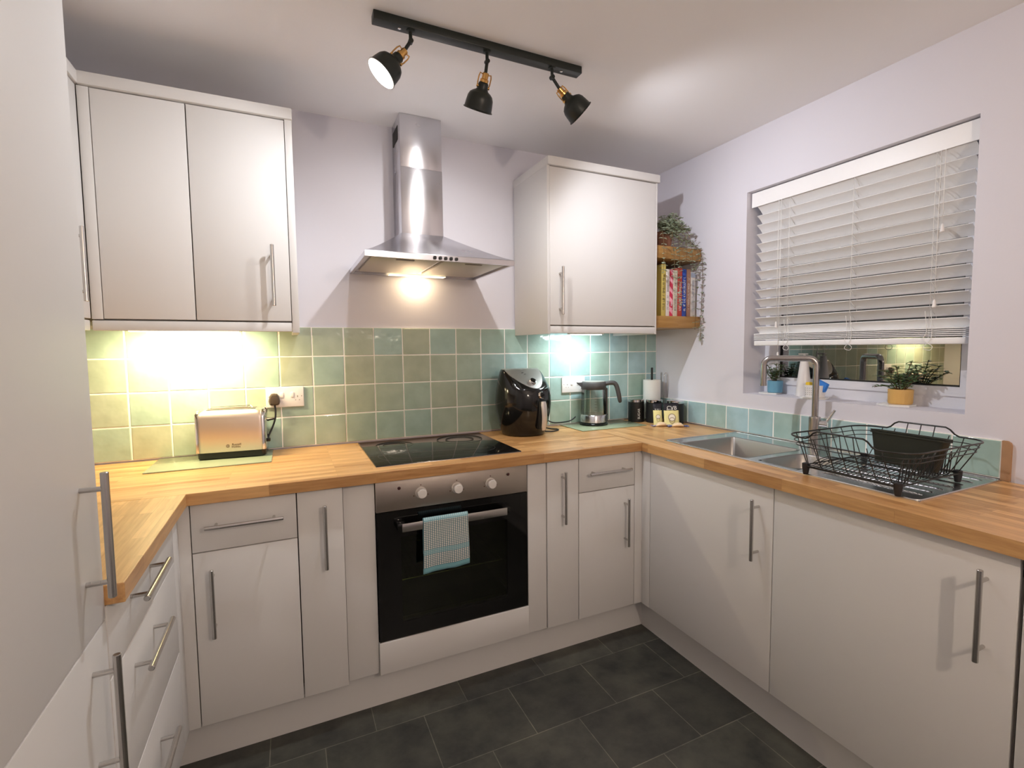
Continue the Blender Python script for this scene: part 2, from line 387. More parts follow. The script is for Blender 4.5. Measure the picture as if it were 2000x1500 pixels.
# window
FR = .045
win = thing('window_1', 'white framed kitchen window behind the venetian blind', 'window', (XG, (WY0 + WY1) / 2, WZ0)); win['kind'] = 'structure'
del win['label']; del win['category']
o_ = win.location
b = MB(o_)
t_ = MB(o_); t_.slab_holes([WY1, WY1 + FR, WY0 - FR, WY0], [WZ0, WZ0 + FR, WZ1 - FR, WZ1], 0, .06, {(1, 1)})
for v in t_.bm.verts: v.co = V3((XG + v.co.z, v.co.x, v.co.y))
t_.build('window_frame', M_WPVC, win, smooth=False)
t_ = MB(o_); a0, a1, c0, c1 = WY1 + FR, WY0 - FR, WZ0 + FR, WZ1 - FR
t_.slab_holes([a0, a0 + .034, a1 - .034, a1], [c0, c0 + .034, c1 - .034, c1], -.006, .05, {(1, 1)})
for v in t_.bm.verts: v.co = V3((XG + v.co.z, v.co.x, v.co.y))
t_.build('sash', M_WPVC, win, smooth=False)
b = MB(o_); b.box(XG + .012, XG + .018, a0 + .03, a1 - .03, c0 + .03, c1 - .03); b.build('glass_pane', M_WGLASS, win, smooth=False)
b = MB(o_); b.box(XG + .008, XG + .0125, a0 + .034, a0 + .042, c0 + .034, c1 - .034); b.box(XG + .008, XG + .0125, a1 - .042, a1 - .034, c0 + .034, c1 - .034); b.box(XG + .008, XG + .0125, a0 + .034, a1 - .034, c0 + .034, c0 + .04); b.build('glazing_gasket', M_BLACKM, win, smooth=False)

# plinths
PL = .1535
b = MB(); b.box(-.66, 1.227, -.536, -.518, 0, PL); struct('baseboard_back', b, M_DOOR)
b = MB(); b.box(1.227, 1.245, -2.6, -.518, 0, PL); struct('baseboard_right', b, M_DOOR)
b = MB(); b.box(-.66, -.642, -1.86, -.536, 0, PL); struct('baseboard_left', b, M_DOOR)

# ------------------------------------------------------------------ splashback tiles
T = .1309
def tiles(name, cells, place, label, hue):
    """cells: (u0,u1,v0,v1) on the wall; place(u,v,d) -> world, d = distance off the wall"""
    t = thing(name, label, 'tiles', place(cells[0][0], cells[0][2], 0))
    g = MB(t.location)
    us = [c[0] for c in cells] + [c[1] for c in cells]; vs = [c[2] for c in cells] + [c[3] for c in cells]
    g.rings([[place(u, v, .0005) for u, v in ((min(us), min(vs)), (max(us), min(vs)), (max(us), max(vs)), (min(us), max(vs)))],
             [place(u, v, .0082) for u, v in ((min(us), min(vs)), (max(us), min(vs)), (max(us), max(vs)), (min(us), max(vs)))]])
    g.build('grout', M_GROUT, t, smooth=False)
    m_ = MB(t.location); hues = []
    for (u0, u1, v0, v1) in cells:
        gp = .0024; j = lambda: random.uniform(-.0006, .0006)
        t1, t2 = random.uniform(-.006, .006), random.uniform(-.006, .006)
        h = hue((u0 + u1) / 2, (v0 + v1) / 2)
        C = []
        for e, d in ((gp, .004), (gp, .0084), (gp + .002, .0098)):
            r = []
            for (u, v) in ((u0 + e, v0 + e), (u1 - e, v0 + e), (u1 - e, v1 - e), (u0 + e, v1 - e)):
                dd = d + (u - (u0 + u1) / 2) * t1 + (v - (v0 + v1) / 2) * t2 if d > .005 else d
                r.append(place(u + j(), v + j(), dd))
            C.append(r)
        n0 = len(m_.bm.faces); m_.rings(C, False, True); hues += [h] * (len(m_.bm.faces) - n0)
    o = m_.build('tile_field', M_TILE, t, smooth=False)
    a = o.data.attributes.new('tile_hue', 'FLOAT', 'FACE')
    for i, h in enumerate(hues): a.data[i].value = h
    return t
X0T = .23; Z0T = .9108
cells = []
ux = [X0T + i * T for i in range(-11, 12)]
ux = [max(u, XL + .002) for u in ux if u > XL - T] + [XR - .001]
for a_, b_ in zip(ux[:-1], ux[1:]):
    for k in range(4):
        z1 = Z0T + (k + 1) * T
        if b_ - a_ > .01: cells.append((a_, b_, Z0T + k * T, min(z1, 1.431)))
def lamp_tinted_hue(u, v): return min(1, max(0, .18 + .55 * (u + .9) / 2.5 + random.uniform(-.28, .28)))  # left-to-right drift paints warm-to-cool lamplight into the hue; random part is glaze
tiles('tiled_splashback', cells, lambda u, v, d: V3((u, -d, v)), 'four rows of square glazed green tiles on the wall behind the hob', lamp_tinted_hue)
yr = [-.012, -.149, -.286, -.419, -.555, -.691, -.828, -.962, -1.10, -1.237, -1.375, -1.51, -1.64]
cells = [(b_, a_, Z0T, 1.031) for a_, b_ in zip(yr[:-1], yr[1:])]
sb = tiles('tiled_upstand', cells, lambda u, v, d: V3((XR - d, u, v)), 'single row of pale teal tiles running under the window behind the sink', lambda u, v: random.uniform(.55, 1))
b = MB(sb.location); b.rings([[(XR - d, y, z) for y, z in ((-1.641, ZT + .001), (-1.664, ZT + .001), (-1.664, 1.018), (-1.661, 1.026), (-1.654, 1.031), (-1.641, 1.031))] for d in (.0005, .0105)])
tag(b.build('end_strip', pm('bare_tile_edge', s2l(168, 132, 98), .7, var=.2, vscale=30), sb, smooth=False), 'brown unglazed end strip')

# ------------------------------------------------------------------ worktop
YW = -.6216; XW = 1.1542; XLW = -.5503; YE = -1.25
wt = thing('oak_worktop', 'U-shaped oak butcher block worktop running round all three walls', 'worktop', (0, 0, ZT))
def section(mb, rotated):
    o = mb.build('worktop_section', M_WOOD, None, smooth=False); o.parent = wt
    if rotated:   # grain follows local x
        o.data.transform(Matrix.Rotation(-PI / 2, 4, 'Z')); o.rotation_euler = (0, 0, PI / 2)
    return o
b = MB(wt.location); b.box(XL + .001, XW, YW, -.011, ZT - TH, ZT, .002); section(b, False)
b = MB(wt.location); b.box(XL + .001, XLW, YE, YW - .0006, ZT - TH, ZT, .002); section(b, True)
SX0, SX1, SY0, SY1 = 1.272, 1.738, -1.648, -.632
b = MB(wt.location); b.slab_holes([XW + .0006, SX0 + .012, SX1 - .012, XR - .0105], [-2.62, SY0 + .012, SY1 - .012, -.011], ZT - TH, ZT, {(1, 1)}); section(b, True)

# ------------------------------------------------------------------ bar handles
def bar_handle(parent, org, p0, p1, out, so=.034, r=.0062, inset=.028):
    p0, p1, out = V3(p0), V3(p1), V3(out); d = (p1 - p0).normalized()
    b = MB(org); b.cyl(p0, p1, r, seg=20, bev=.001)
    for p in (p0 + d * inset, p1 - d * inset): b.cyl(p - out * so, p - out * (r * .3), r * .72, seg=14)
    return tag(b.build('handle', M_HAND, parent), 'brushed steel bar handle')
DT = .0185   # door thickness
def front_y(root, nme, x0, x1, z0, z1, y, hd=None, th=DT):
    """door or drawer front facing -y at plane y; hd = (x0,z0,x1,z1) handle ends"""
    g = .0017; b = MB(root.location); b.box(x0 + g, x1 - g, y, y + th, z0 + g, z1 - g, .0012)
    d = b.build(nme, M_DOOR, root, smooth=True)
    if hd: bar_handle(d, root.location, (hd[0], y - .034, hd[1]), (hd[2], y - .034, hd[3]), (0, -1, 0))
    return d
def front_x(root, nme, y0, y1, z0, z1, x, sgn, hd=None, th=DT):
    g = .0017; b = MB(root.location); b.box(x, x - sgn * th, min(y0, y1) + g, max(y0, y1) - g, z0 + g, z1 - g, .0012)
    d = b.build(nme, M_DOOR, root, smooth=True)
    if hd: bar_handle(d, root.location, (x + sgn * .034, hd[0], hd[1]), (x + sgn * .034, hd[2], hd[3]), (sgn, 0, 0))
    return d
YD = -.6036; ZB = ZT - TH - .0008; ZD = .154; ZDR = .712
def carcass(root, x0, x1, y0, y1, z0=PL + .0005, z1=ZB, mat=M_GAP):
    b = MB(root.location); b.box(x0, x1, y0, y1, z0, z1); return b.build('body', mat, root, smooth=False)
def base_cab(x0, x1, label, handle_side, drawer=True, z0=ZD):
    r = thing('base_cabinet', label, 'cabinet', ((x0 + x1) / 2, -.3, PL))
    carcass(r, x0 + .0008, x1 - .0008, YD + DT + .001, -.02)
    if drawer:
        c = (x0 + x1) / 2; L = .108
        front_y(r, 'drawer', x0, x1, ZDR, ZB, YD, (c - L, .795, c + L, .795))
        hx = x0 + .052 if handle_side == 'l' else x1 - .055
        front_y(r, 'door', x0, x1, z0, ZDR, YD, (hx, .447, hx, .664))
    return r
base_cab(-.5478, -.2525, 'white base cabinet with drawer over door, left of the oven in the corner', 'l')
r = thing('pull_out_cabinet', 'narrow white pull-out cabinet with bar handle, left of the oven', 'cabinet', (-.18, -.3, PL))
carcass(r, -.2518, -.1085, YD + DT + .001, -.02)
front_y(r, 'door', -.2525, -.1078, ZD, ZB, YD, (-.169, .598, -.169, .816))
r = thing('pull_out_cabinet', 'narrow white pull-out cabinet with bar handle, right of the oven', 'cabinet', (.757, -.3, PL))
carcass(r, .6818, .833, YD + DT + .001, -.02)
front_y(r, 'door', .681, .8337, ZD, ZB, YD, (.752, .601, .752, .821))
base_cab(.8337, 1.1284, 'white base cabinet with drawer over door, right of the oven in the corner', 'r')
# corner posts
r = thing('corner_post', 'white L-shaped corner post beside the left drawer unit', 'corner post', (-.57, -.62, PL))
b = MB(r.location); b.box(-.5985, -.5800, -.672, YD, PL + .0005, ZB, .001); b.box(-.5985, -.549, YD + .0002, YD + .018, PL + .0005, ZB, .001); b.build('filler', M_DOOR, r)
r = thing('corner_post', 'white L-shaped corner post in the right corner next to the sink door', 'corner post', (1.16, -.62, PL))
b = MB(r.location); b.box(1.1295, 1.188, YD + .0005, YD + .018, PL + .0005, ZB, .001); b.box(1.1695, 1.188, -.6592, YD, PL + .0005, ZB, .001); b.build('filler', M_DOOR, r)

# right run
XD = 1.1695
r = thing('sink_cabinet', 'white cabinet below the sink bowls with bar handle near its front edge', 'cabinet', (1.45, -.97, PL))
b = MB(r.location); b.box(XD + DT + .001, XR - .02, -1.2814, -.6612, PL + .0005, PL + .02); b.box(XD + DT + .001, XR - .02, -.68, -.6612, PL + .02, ZB); b.box(XD + DT + .001, XR - .02, -1.2814, -1.264, PL + .02, ZB); b.build('body', M_GAP, r, smooth=False)
front_x(r, 'door', -.6602, -1.2823, ZD, ZB, XD, -1, (-1.2255, .601, -1.2255, .814))
r = thing('appliance_cabinet', 'wide white cabinet door under the draining board, right of the sink cabinet', 'cabinet', (1.45, -1.59, PL))
b = MB(r.location); b.box(XD + DT + .001, XR - .02, -1.897, -1.2832, PL + .0005, ZB - .05); b.build('body', M_GAP, r, smooth=False)
front_x(r, 'door', -1.2823, -1.897, ZD, ZB, XD, -1, (-1.84, .604, -1.84, .822))
r = thing('end_cabinet', 'white cabinet front at the lower right edge of the picture beyond the wide door', 'cabinet', (1.45, -2.2, PL))
b = MB(r.location); b.box(XD + DT + .001, XR - .02, -2.6, -1.905, PL + .0005, ZB - .002); b.build('body', M_GAP, r, smooth=False)
front_x(r, 'door', -1.903, -2.6, ZD, ZB, XD, -1)

# left run: drawers
XDL = -.580
r = thing('drawer_unit', 'white three-drawer base unit on the left beside the tall cabinet', 'drawers', (-.87, -.96, PL))
b = MB(r.location); b.box(XL + .02, XDL - DT - .001, YE + .001, -.674, PL + .0005, ZB); b.build('body', M_GAP, r, smooth=False)
for z0, z1, hz in ((.722, ZB, .815), (.450, .722, .662), (ZD, .450, .372)):
    front_x(r, 'drawer', -.672, YE + .002, z0, z1, XDL, 1, (-1.127, hz, -.907, hz))

# tall cabinet
r = thing('tall_cabinet', 'tall white two-door cabinet at the left edge, nearest the camera', 'tall cabinet', (-.87, -1.6, 0))
b = MB(r.location); b.box(XL + .001, XDL - DT - .001, -1.90, YE - .0015, .0, 2.184, .001); b.build('body', M_DOOR, r, smooth=False)
front_x(r, 'door', YE - .0015, -1.90, .843, 2.18, XDL, 1, (-1.333, .914, -1.333, 1.131))
front_x(r, 'door', YE - .0015, -1.90, ZD, .843, XDL, 1, (-1.333, .594, -1.333, .812))

# ------------------------------------------------------------------ wall cabinets
ZC0, ZC1, ZDB, ZDT = 1.399, 2.184, 1.4349, 2.144
YC = -.374
def cornice_y(root, x0, x1, y, yb, overl=.012, overr=.012, left_end=True, right_end=True):
    b = MB(root.location)
    b.box(x0 - overl, x1 + overr, y - .012, yb, ZDT + .002, ZC1, .003)
    return b.build('cornice', M_DOOR, root)
def rail(root, x0, x1, y):
    b = MB(root.location); b.box(x0, x1, y + .002, y + .02, ZC0, ZDB - .004, .002); return b.build('light_rail', M_DOOR, root)
r = thing('wall_cabinet', 'wide white wall cabinet with two doors above the toaster', 'wall cabinet', (-.5, -.19, ZC0))
b = MB(r.location); b.box(-.811, -.2412, YC + DT + .001, -.011, ZC0 + .017, ZDT, 0); b.build('body', M_GAP, r, smooth=False)
b = MB(r.location); b.box(-.2405, -.217, YC - .002, -.011, ZC0 - .004, ZDT + .002, .001); b.build('side_panel', M_DOOR, r)
b = MB(r.location); b.box(-.811, -.7822, YC, YC + .018, ZDB, ZDT, .001); b.build('filler', M_DOOR, r)
front_y(r, 'door', -.7817, -.5339, ZDB, ZDT, YC)
front_y(r, 'door', -.5339, -.2408, ZDB, ZDT, YC, (-.296, 1.488, -.296, 1.701))
cornice_y(r, -.812, -.217, YC, -.001, 0, .002)
rail(r, -.811, -.241, YC - .001)
r2 = thing('wall_cabinet', 'white wall cabinet on the left wall, mostly hidden by the tall cabinet', 'wall cabinet', (-.99, -.8, ZC0))
XC = -.812
b = MB(r2.location); b.box(XL + .001, XC - DT - .001, -1.247, -.011, ZC0 + .017, ZDT, 0); b.build('body', M_GAP, r2, smooth=False)
b = MB(r2.location); b.box(XL + .001, XC + .008, -1.247, -.02, ZDT + .002, ZC1, .003); b.build('cornice', M_DOOR, r2)
b = MB(r2.location); b.box(XC - .02, XC - .002, -1.247, -.38, ZC0, ZDB - .004, .002); b.build('light_rail', M_DOOR, r2)
front_x(r2, 'door', -.376, -.82, ZDB, ZDT, XC, 1, (-.525, 1.478, -.525, 1.692))
front_x(r2, 'door', -.82, -1.247, ZDB, ZDT, XC, 1)
r = thing('wall_cabinet', 'single-door white wall cabinet between the cooker hood and the window', 'wall cabinet', (1.13, -.19, ZC0))
b = MB(r.location); b.box(.826, 1.4285, YC + DT + .001, -.011, ZC0 + .017, ZDT, 0); b.build('body', M_GAP, r, smooth=False)
b = MB(r.location); b.box(.812, .8255, YC + .001, -.0105, ZC0 - .003, ZDT + .002, .001); b.build('side_panel', M_DOOR, r)
b = MB(r.location); b.box(1.429, 1.439, YC + .001, -.0105, ZC0 - .003, ZDT + .002, .001); b.build('side_panel', M_DOOR, r)
front_y(r, 'door', .8239, 1.4289, ZDB, ZDT, YC, (.874, 1.482, .874, 1.698))
cornice_y(r, .812, 1.439, YC, -.001, 0, .006)
rail(r, .8258, 1.4287, YC - .001)

# under-cabinet lights (real fittings)
def puck(x0, x1, y0, y1, label, mat, col, power, dz=0):
    r = thing('under_cabinet_light', label, 'light fitting', ((x0 + x1) / 2, (y0 + y1) / 2, ZC0 + .005))
    b = MB(r.location); b.box(x0, x1, y0, y1, ZC0 + .007 - dz, ZC0 + .0165, .002); b.build('housing', M_WHITEP, r)
    b = MB(r.location); b.box(x0 + .01, x1 - .01, y0 + .008, y1 - .008, ZC0 + .004 - dz, ZC0 + .0071 - dz, .001); b.build('diffuser', mat, r)
    l = lamp('light', 'AREA', (0, 0, -.002 - dz), power, col, x1 - x0 - .02, y1 - y0 - .016, (0, .35, -1), r)
puck(-.78, -.42, -.17, -.11, 'warm glowing strip light under the wide left wall cabinet', M_WARMB, (1, .80, .48), 10.0)
puck(1.05, 1.24, -.20, -.14, 'cool white strip light under the single-door wall cabinet', M_COOLB, (.86, .97, 1), 2.8, .007)

# ------------------------------------------------------------------ cooker hood
HX = .3002
r = thing('cooker_hood', 'stainless steel chimney cooker hood mounted above the hob', 'cooker hood', (HX, -.24, 1.67))
b = MB(r.location); w_ = .0927
b.box(HX - w_ + .001, HX + w_ - .001, -.165, -.001, 2.12, H - .001, .0015); b.box(HX - w_, HX + w_, -.1663, -.001, 1.835, 2.12, .0015)
b.build('chimney', M_STEEL, r)
b = MB(r.location)
for k in range(9): b.box(HX - w_ - .0006, HX - w_ + .002, -.125 + k * .012, -.118 + k * .012, 2.245, 2.305)
b.build('vent_slots', M_BLACKM, r, smooth=False)
b = MB(r.location); cw = .2956; yb = -.001; yf = -.4887
def rect(x0, x1, y0, y1, z): return [(x0, y0, z), (x1, y0, z), (x1, y1, z), (x0, y1, z)]
# canopy shell: rim, slope, inner
rings = [rect(HX - cw + .012, HX + cw - .012, yf + .012, yb - .012, 1.682), rect(HX - cw + .012, HX + cw - .012, yf + .012, yb - .012, 1.6705), rect(HX - cw, HX + cw, yf, yb, 1.6705), rect(HX - cw, HX + cw, yf, yb, 1.690)]
rings += [rect(HX - cw + .002, HX + cw - .002, yf + .002, yb, 1.6925)]
for k in range(1, 9):
    t = k / 8; cv = t ** .8   # slightly concave slope
    q = t
    zz = 1.6925 + (1.838 - 1.6925) * (t ** 1.12)
    rings.append(rect(HX - cw + .002 + (cw - w_) * q, HX + cw - .002 - (cw - w_) * q, yf + .002 + (-.1663 - yf) * q, yb, zz))
b.rings(rings, True, True)
b.build('canopy', M_STEEL, r, ang=20)
for sx in (-1, 1):
    b = MB(r.location); x0 = HX + sx * .012; x1 = HX + sx * (cw - .03)
    b.box(x0, x1, yf + .04, -.07, 1.674, 1.681, .001)
    f = b.build('grease_filter', M_FILT, r)
    b = MB(r.location); xc = (x0 + x1) / 2; b.box(xc - .035, xc + .035, yf + .05, yf + .064, 1.671, 1.6738, .001); b.build('filter_latch', M_GAP, f)
b = MB(r.location)
for k in range(5): 
    x = .262 + k * .0215; b.cyl((x, yf - .004, 1.680), (x, yf + .002, 1.680), .0065, seg=14)
    b.box(x - .005, x + .005, yf - .006, yf - .003, 1.674, 1.686, .001)
b.build('control_buttons', M_BLACKM, r)
b = MB(r.location); b.box(HX - .13, HX + .13, -.065, -.02, 1.669, 1.6715, .001); b.build('lamp_cover', pm('hood_lamp_cover', (1, .9, .7), .5, emis=(1, .8, .5), est=2.2), r)
lamp('hood_light', 'AREA', (0, .24 - .045, -.004), .45, (1, .74, .45), .05, .03, (0, .25, -1), r)

# ------------------------------------------------------------------ hob
r = thing('induction_hob', 'black glass electric hob set into the oak worktop', 'hob', (.3, -.295, ZT))
b = MB(r.location); b.box(.0125, .5925, -.549, -.039, ZT + .0002, ZT + .005, .002); b.build('glass_top', M_BLACKG, r)
for cx_, cy_, rr in ((.15, -.40, .105), (.15, -.17, .08), (.45, -.40, .08), (.45, -.17, .105)):
    b = MB(r.location)
    for q in (rr, rr * .62):
        P = [(cx_ + q * math.cos(2 * PI * i / 64), cy_ + q * math.sin(2 * PI * i / 64), ZT + .0052) for i in range(64)]
        b.tube(P, .0004, 4, True)
    b.build('cooking_zone', pm('zone_print', (.09, .09, .085), .4), r, normals=False)
b = MB(r.location); b.box(.0118, .5932, -.5496, -.0384, ZT + .0001, ZT + .0022, .001); b.build('steel_trim', M_HAND, r)

# ------------------------------------------------------------------ oven
r = thing('built_in_oven', 'black glass built-in electric oven under the hob', 'oven', (.2975, -.3, .27))
YO = -.5951
b = MB(r.location)   # cavity, open at the front
X0, X1, Z0, Z1 = .075, .52, .34, .70
b.rings([rect(.01, .585, 0, 0, 0)] * 0 or [[(.004, -.57, .275), (.591, -.57, .275), (.591, -.57, .862), (.004, -.57, .862)], [(.004, -.05, .275), (.591, -.05, .275), (.591, -.05, .862), (.004, -.05, .862)]], False, True)
b.build('casing', M_GAP, r, smooth=False)
b = MB(r.location); b.rings([[(X0, -.57, Z0), (X1, -.57, Z0), (X1, -.57, Z1), (X0, -.57, Z1)], [(X0, -.15, Z0), (X1, -.15, Z0), (X1, -.15, Z1), (X0, -.15, Z1)]], False, True)
b.build('cavity', M_DARKIN, r, smooth=False)
b = MB(r.location)
for z in (.472,):
    b.cyl((X0, -.555, z), (X1, -.555, z), .0022, seg=8)
    b.cyl((X0, -.2, z), (X1, -.2, z), .0022, seg=8)
    for k in range(1, 20): x = X0 + (X1 - X0) * k / 20; b.cyl((x, -.555, z), (x, -.2, z), .0012, seg=6)
b.build('oven_shelf', M_CHROME, r)
t_ = MB(r.location); t_.slab_holes([.001, .085, .505, .594], [.274, .33, .65, .7495], 0, .022, {(1, 1)})
for v in t_.bm.verts: v.co = V3((v.co.x, YO + v.co.z, v.co.y))
dr = t_.build('door', M_BLACKG, r, smooth=False)
b = MB(r.location); b.box(.085, .505, YO + .002, YO + .006, .33, .65); b.build('door_window', M_OGLASS, dr, smooth=False)
b = MB(r.location); b.box(.001, .594, YO, YO + .006, .2715, .2742); b.build('trim_strip', M_HAND, dr, smooth=False)
b = MB(r.location); b.box(.001, .594, YO, YO + .02, .7515, .8655, .0008); b.build('control_panel', steel('oven_panel_steel', (.52, .46, .40), .34, (3, 3, 400)), r)
for x in (.162, .299, .436):
    b = MB(r.location); b.lathe([(.021, 0), (.021, .004), (.0185, .006), (.0175, .022), (.0155, .0255), (.0001, .026)], (x, YO, .806), (0, -1, 0), 32); 
    k = b.build('knob', pm('cream_knob', (.72, .68, .64), .3), r)
    for a in (90, 200, 340):
        b = MB(r.location); b.cyl((x + .028 * math.cos(math.radians(a)), YO + .0005, .806 + .028 * math.sin(math.radians(a))), (x + .028 * math.cos(math.radians(a)), YO - .0005, .806 + .028 * math.sin(math.radians(a))), .0022, seg=10)
        b.build('dial_mark', M_TEXTD, k)
for x in (.083, .511):
    b = MB(r.location); b.lathe([(.006, 0), (.006, .0015), (.004, .0025), (.0001, .003)], (x, YO, .832), (0, -1, 0), 20); b.build('indicator_light', M_RED, r)
b = MB(r.location); b.box(.083, .489, -.6365, -.632, .682, .712, .0012)
hd = b.build('door_handle', M_HAND, dr)
for x in (.067, .477):
    b = MB(r.location); b.box(x, x + .028, -.6315, YO, .688, .712, .002); b.build('handle_bracket', M_BLACKP, hd)
# oven housing: fillers and lower panel
r = thing('oven_housing', 'white panels framing the oven at its sides and below', 'cabinet panels', (.29, -.3, PL))
b = MB(r.location); b.box(-.1078 + .001, -.0012, YD + .022, YD + .038, PL + .0005, ZB, .001); b.build('side_filler', M_DOOR, r)
b = MB(r.location); b.box(.5962, .6802, YD + .006, YD + .022, PL + .0005, ZB, .001); b.build('side_filler', M_DOOR, r)
b = MB(r.location); b.box(-.0008, .5958, YD + .004, YD + .022, ZD, .2700, .001); b.build('lower_panel', M_DOOR, r)

# tea towel over the oven handle
def towel():
    bm = bmesh.new(); uvl = bm.loops.layers.uv.new('UVMap'); nu, nv = 22, 34
    # path: back bottom -> up behind the bar -> over -> front bottom
    zt_ = .7165
    def P(u, v):    # v 0 = front hem ... 1 = back hem
        xl, xr = .1575, .326
        L = .19; over = .016; Lb = .13; tot = L + over + Lb; s_ = v * tot
        if s_ < L: z = zt_ - (L - s_) + .0; y = -.6405 - .0015 * math.sin(s_ * 30)
        elif s_ < L + over:
            a = (s_ - L) / over * PI; z = zt_ + .0035 * math.sin(a); y = -.6343 - .0062 * math.cos(a)
        else: z = zt_ - (s_ - L - over); y = -.6275
        front = s_ < L
        k = (L - s_) / L if front else 0
        x = xl + (xr - xl) * u
        if front:
            x += (u - .5) * .004 * k - .004 * k * (u < .5) * (1 - 2 * u)
            y -= (.0016 * math.sin(u * 9 + 1) + .0008 * math.sin(u * 21)) * (.25 + k) + .004 * k
            z += .0015 * math.sin(u * 7) * k - .007 * k * (1 - u)
        return V3((x, y, z))
    th = .0028; G = {}
    for side in (0, 1):
        for i in range(nu + 1):
            for j in range(nv + 1):
                u, v = i / nu, j / nv; p = P(u, v); e = 1e-3
                n = (P(min(1, u + e), v) - P(max(0, u - e), v)).cross(P(u, min(1, v + e)) - P(u, max(0, v - e)))
                n = n.normalized() if n.length > 0 else V3((0, -1, 0))
                G[side, i, j] = bm.verts.new(p + n * th * side)
    def q(a, b_, c, d):
        f = bm.faces.new([G[k] for k in (a, b_, c, d)]); f.smooth = True
        for l, k in zip(f.loops, (a, b_, c, d)): l[uvl].uv = (k[1] / nu * .9, min(.999, k[2] / nv / .565))
    for i in range(nu):
        for j in range(nv):
            for s_ in (0, 1): q((s_, i, j), (s_, i + 1, j), (s_, i + 1, j + 1), (s_, i, j + 1))
    for j in range(nv):
        for i in (0, nu): q((0, i, j), (0, i, j + 1), (1, i, j + 1), (1, i, j))
    for i in range(nu):
        for j in (0, nv): q((0, i, j), (0, i + 1, j), (1, i + 1, j), (1, i, j))
    bmesh.ops.recalc_face_normals(bm, faces=bm.faces[:])
    me = bpy.data.meshes.new('tea_towel'); bm.to_mesh(me); bm.free(); me.materials.append(M_TOWEL)
    o = bpy.data.objects.new('tea_towel', me); COL.objects.link(o)
    return tag(o, 'blue and white checked tea towel hanging over the oven door handle', 'tea towel')
towel()

# ------------------------------------------------------------------ sink, tap
r = thing('kitchen_sink', 'stainless steel one and a half bowl sink with draining board', 'sink', (1.5, -1.14, ZT))
B1 = (1.293, 1.612, -1.055, -.715); B2 = (1.308, 1.560, -1.268, -1.105)
def rr(x0, x1, y0, y1, rad, z, n=6):
    P = []
    for cx_, cy_, a in ((x1 - rad, y1 - rad, 0), (x0 + rad, y1 - rad, PI / 2), (x0 + rad, y0 + rad, PI), (x1 - rad, y0 + rad, 1.5 * PI)):
        P += [(cx_ + rad * math.cos(a + PI / 2 * k / n), cy_ + rad * math.sin(a + PI / 2 * k / n), z) for k in range(n + 1)]
    return P
b = MB(r.location)
xs = [SX0, B1[0] - .001, B2[0] - .001, B2[1] + .001, B1[1] + .001, SX1]; ys = [SY0, B2[2] - .001, B2[3] + .001, B1[2] - .001, B1[3] + .001, SY1]
holes = {(1, 3), (2, 3), (3, 3), (2, 1)}
b.slab_holes(xs, ys, ZT - .003, ZT + .0022, holes)
# raised rim bead
P = rr(SX0 + .003, SX1 - .003, SY0 + .003, SY1 - .003, .02, ZT + .0026); b.tube(P, .0026, 8, True)
b.build('sink_top', M_SINK, r, ang=40)
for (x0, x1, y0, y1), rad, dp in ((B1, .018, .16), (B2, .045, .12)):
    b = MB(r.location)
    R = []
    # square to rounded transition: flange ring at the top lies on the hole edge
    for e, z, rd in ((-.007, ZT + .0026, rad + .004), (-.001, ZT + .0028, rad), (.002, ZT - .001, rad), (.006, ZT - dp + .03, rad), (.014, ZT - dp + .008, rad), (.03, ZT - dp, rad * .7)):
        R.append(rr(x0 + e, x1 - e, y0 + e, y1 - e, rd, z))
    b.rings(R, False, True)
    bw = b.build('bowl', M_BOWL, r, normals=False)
    bw.data.flip_normals()
    b = MB(r.location); cx_, cy_ = (x0 + x1) / 2, (y0 + y1) / 2; b.lathe([(.036, 0), (.038, .003), (.03, .004), (.028, .0015), (.0001, .0015)], (cx_, cy_, ZT - dp + .0002)); b.build('drain_plug', M_CHROME, bw)
b = MB(r.location)
for k in range(7):
    x = 1.345 + k * .056; b.tube([(x, -1.325, ZT + .0018), (x, -1.34, ZT + .0032), (x, -1.605, ZT + .0032), (x, -1.62, ZT + .0018)], .0022, 8)
b.build('drainer_ridges', M_CHROME, r)
r = thing('mixer_tap', 'tall square-necked steel mixer tap standing behind the sink bowls', 'tap', (1.69, -1.062, ZT + .002))
b = MB(); b.lathe([(.027, 0), (.027, .006), (.0225, .01), (.0225, .125), (.0215, .132), (.015, .134)]); b.build('tap_body', M_TAP, r)
sp = V3((1.566 - 1.69, -.912 + 1.062, 0)); L = sp.length; sd = sp.normalized(); ht = .3725; rb = .03
b = MB(); P = [V3((0, 0, .12)), V3((0, 0, ht - rb))] + arc(V3((0, 0, ht - rb)) + sd * rb, rb, PI, PI / 2, 8, sd, (0, 0, 1))[1:]
P += arc(sd * (L - rb) + V3((0, 0, ht - rb)), rb, PI / 2, 0, 8, sd, (0, 0, 1)) + [sd * L + V3((0, 0, .262))]
b.tube(P, .0125, 20); b.lathe([(.0135, 0), (.0135, .01)], sd * L + V3((0, 0, .256))); b.build('spout', M_TAP, r)
b = MB(); b.cyl((.006, -.018, .105), (.016, -.044, .105), .014, seg=20); b.tube([(.013, -.036, .108), (.017, -.046, .125), (.024, -.068, .165)], [.006, .006, .005], 12); b.build('lever', M_CHROME, r)

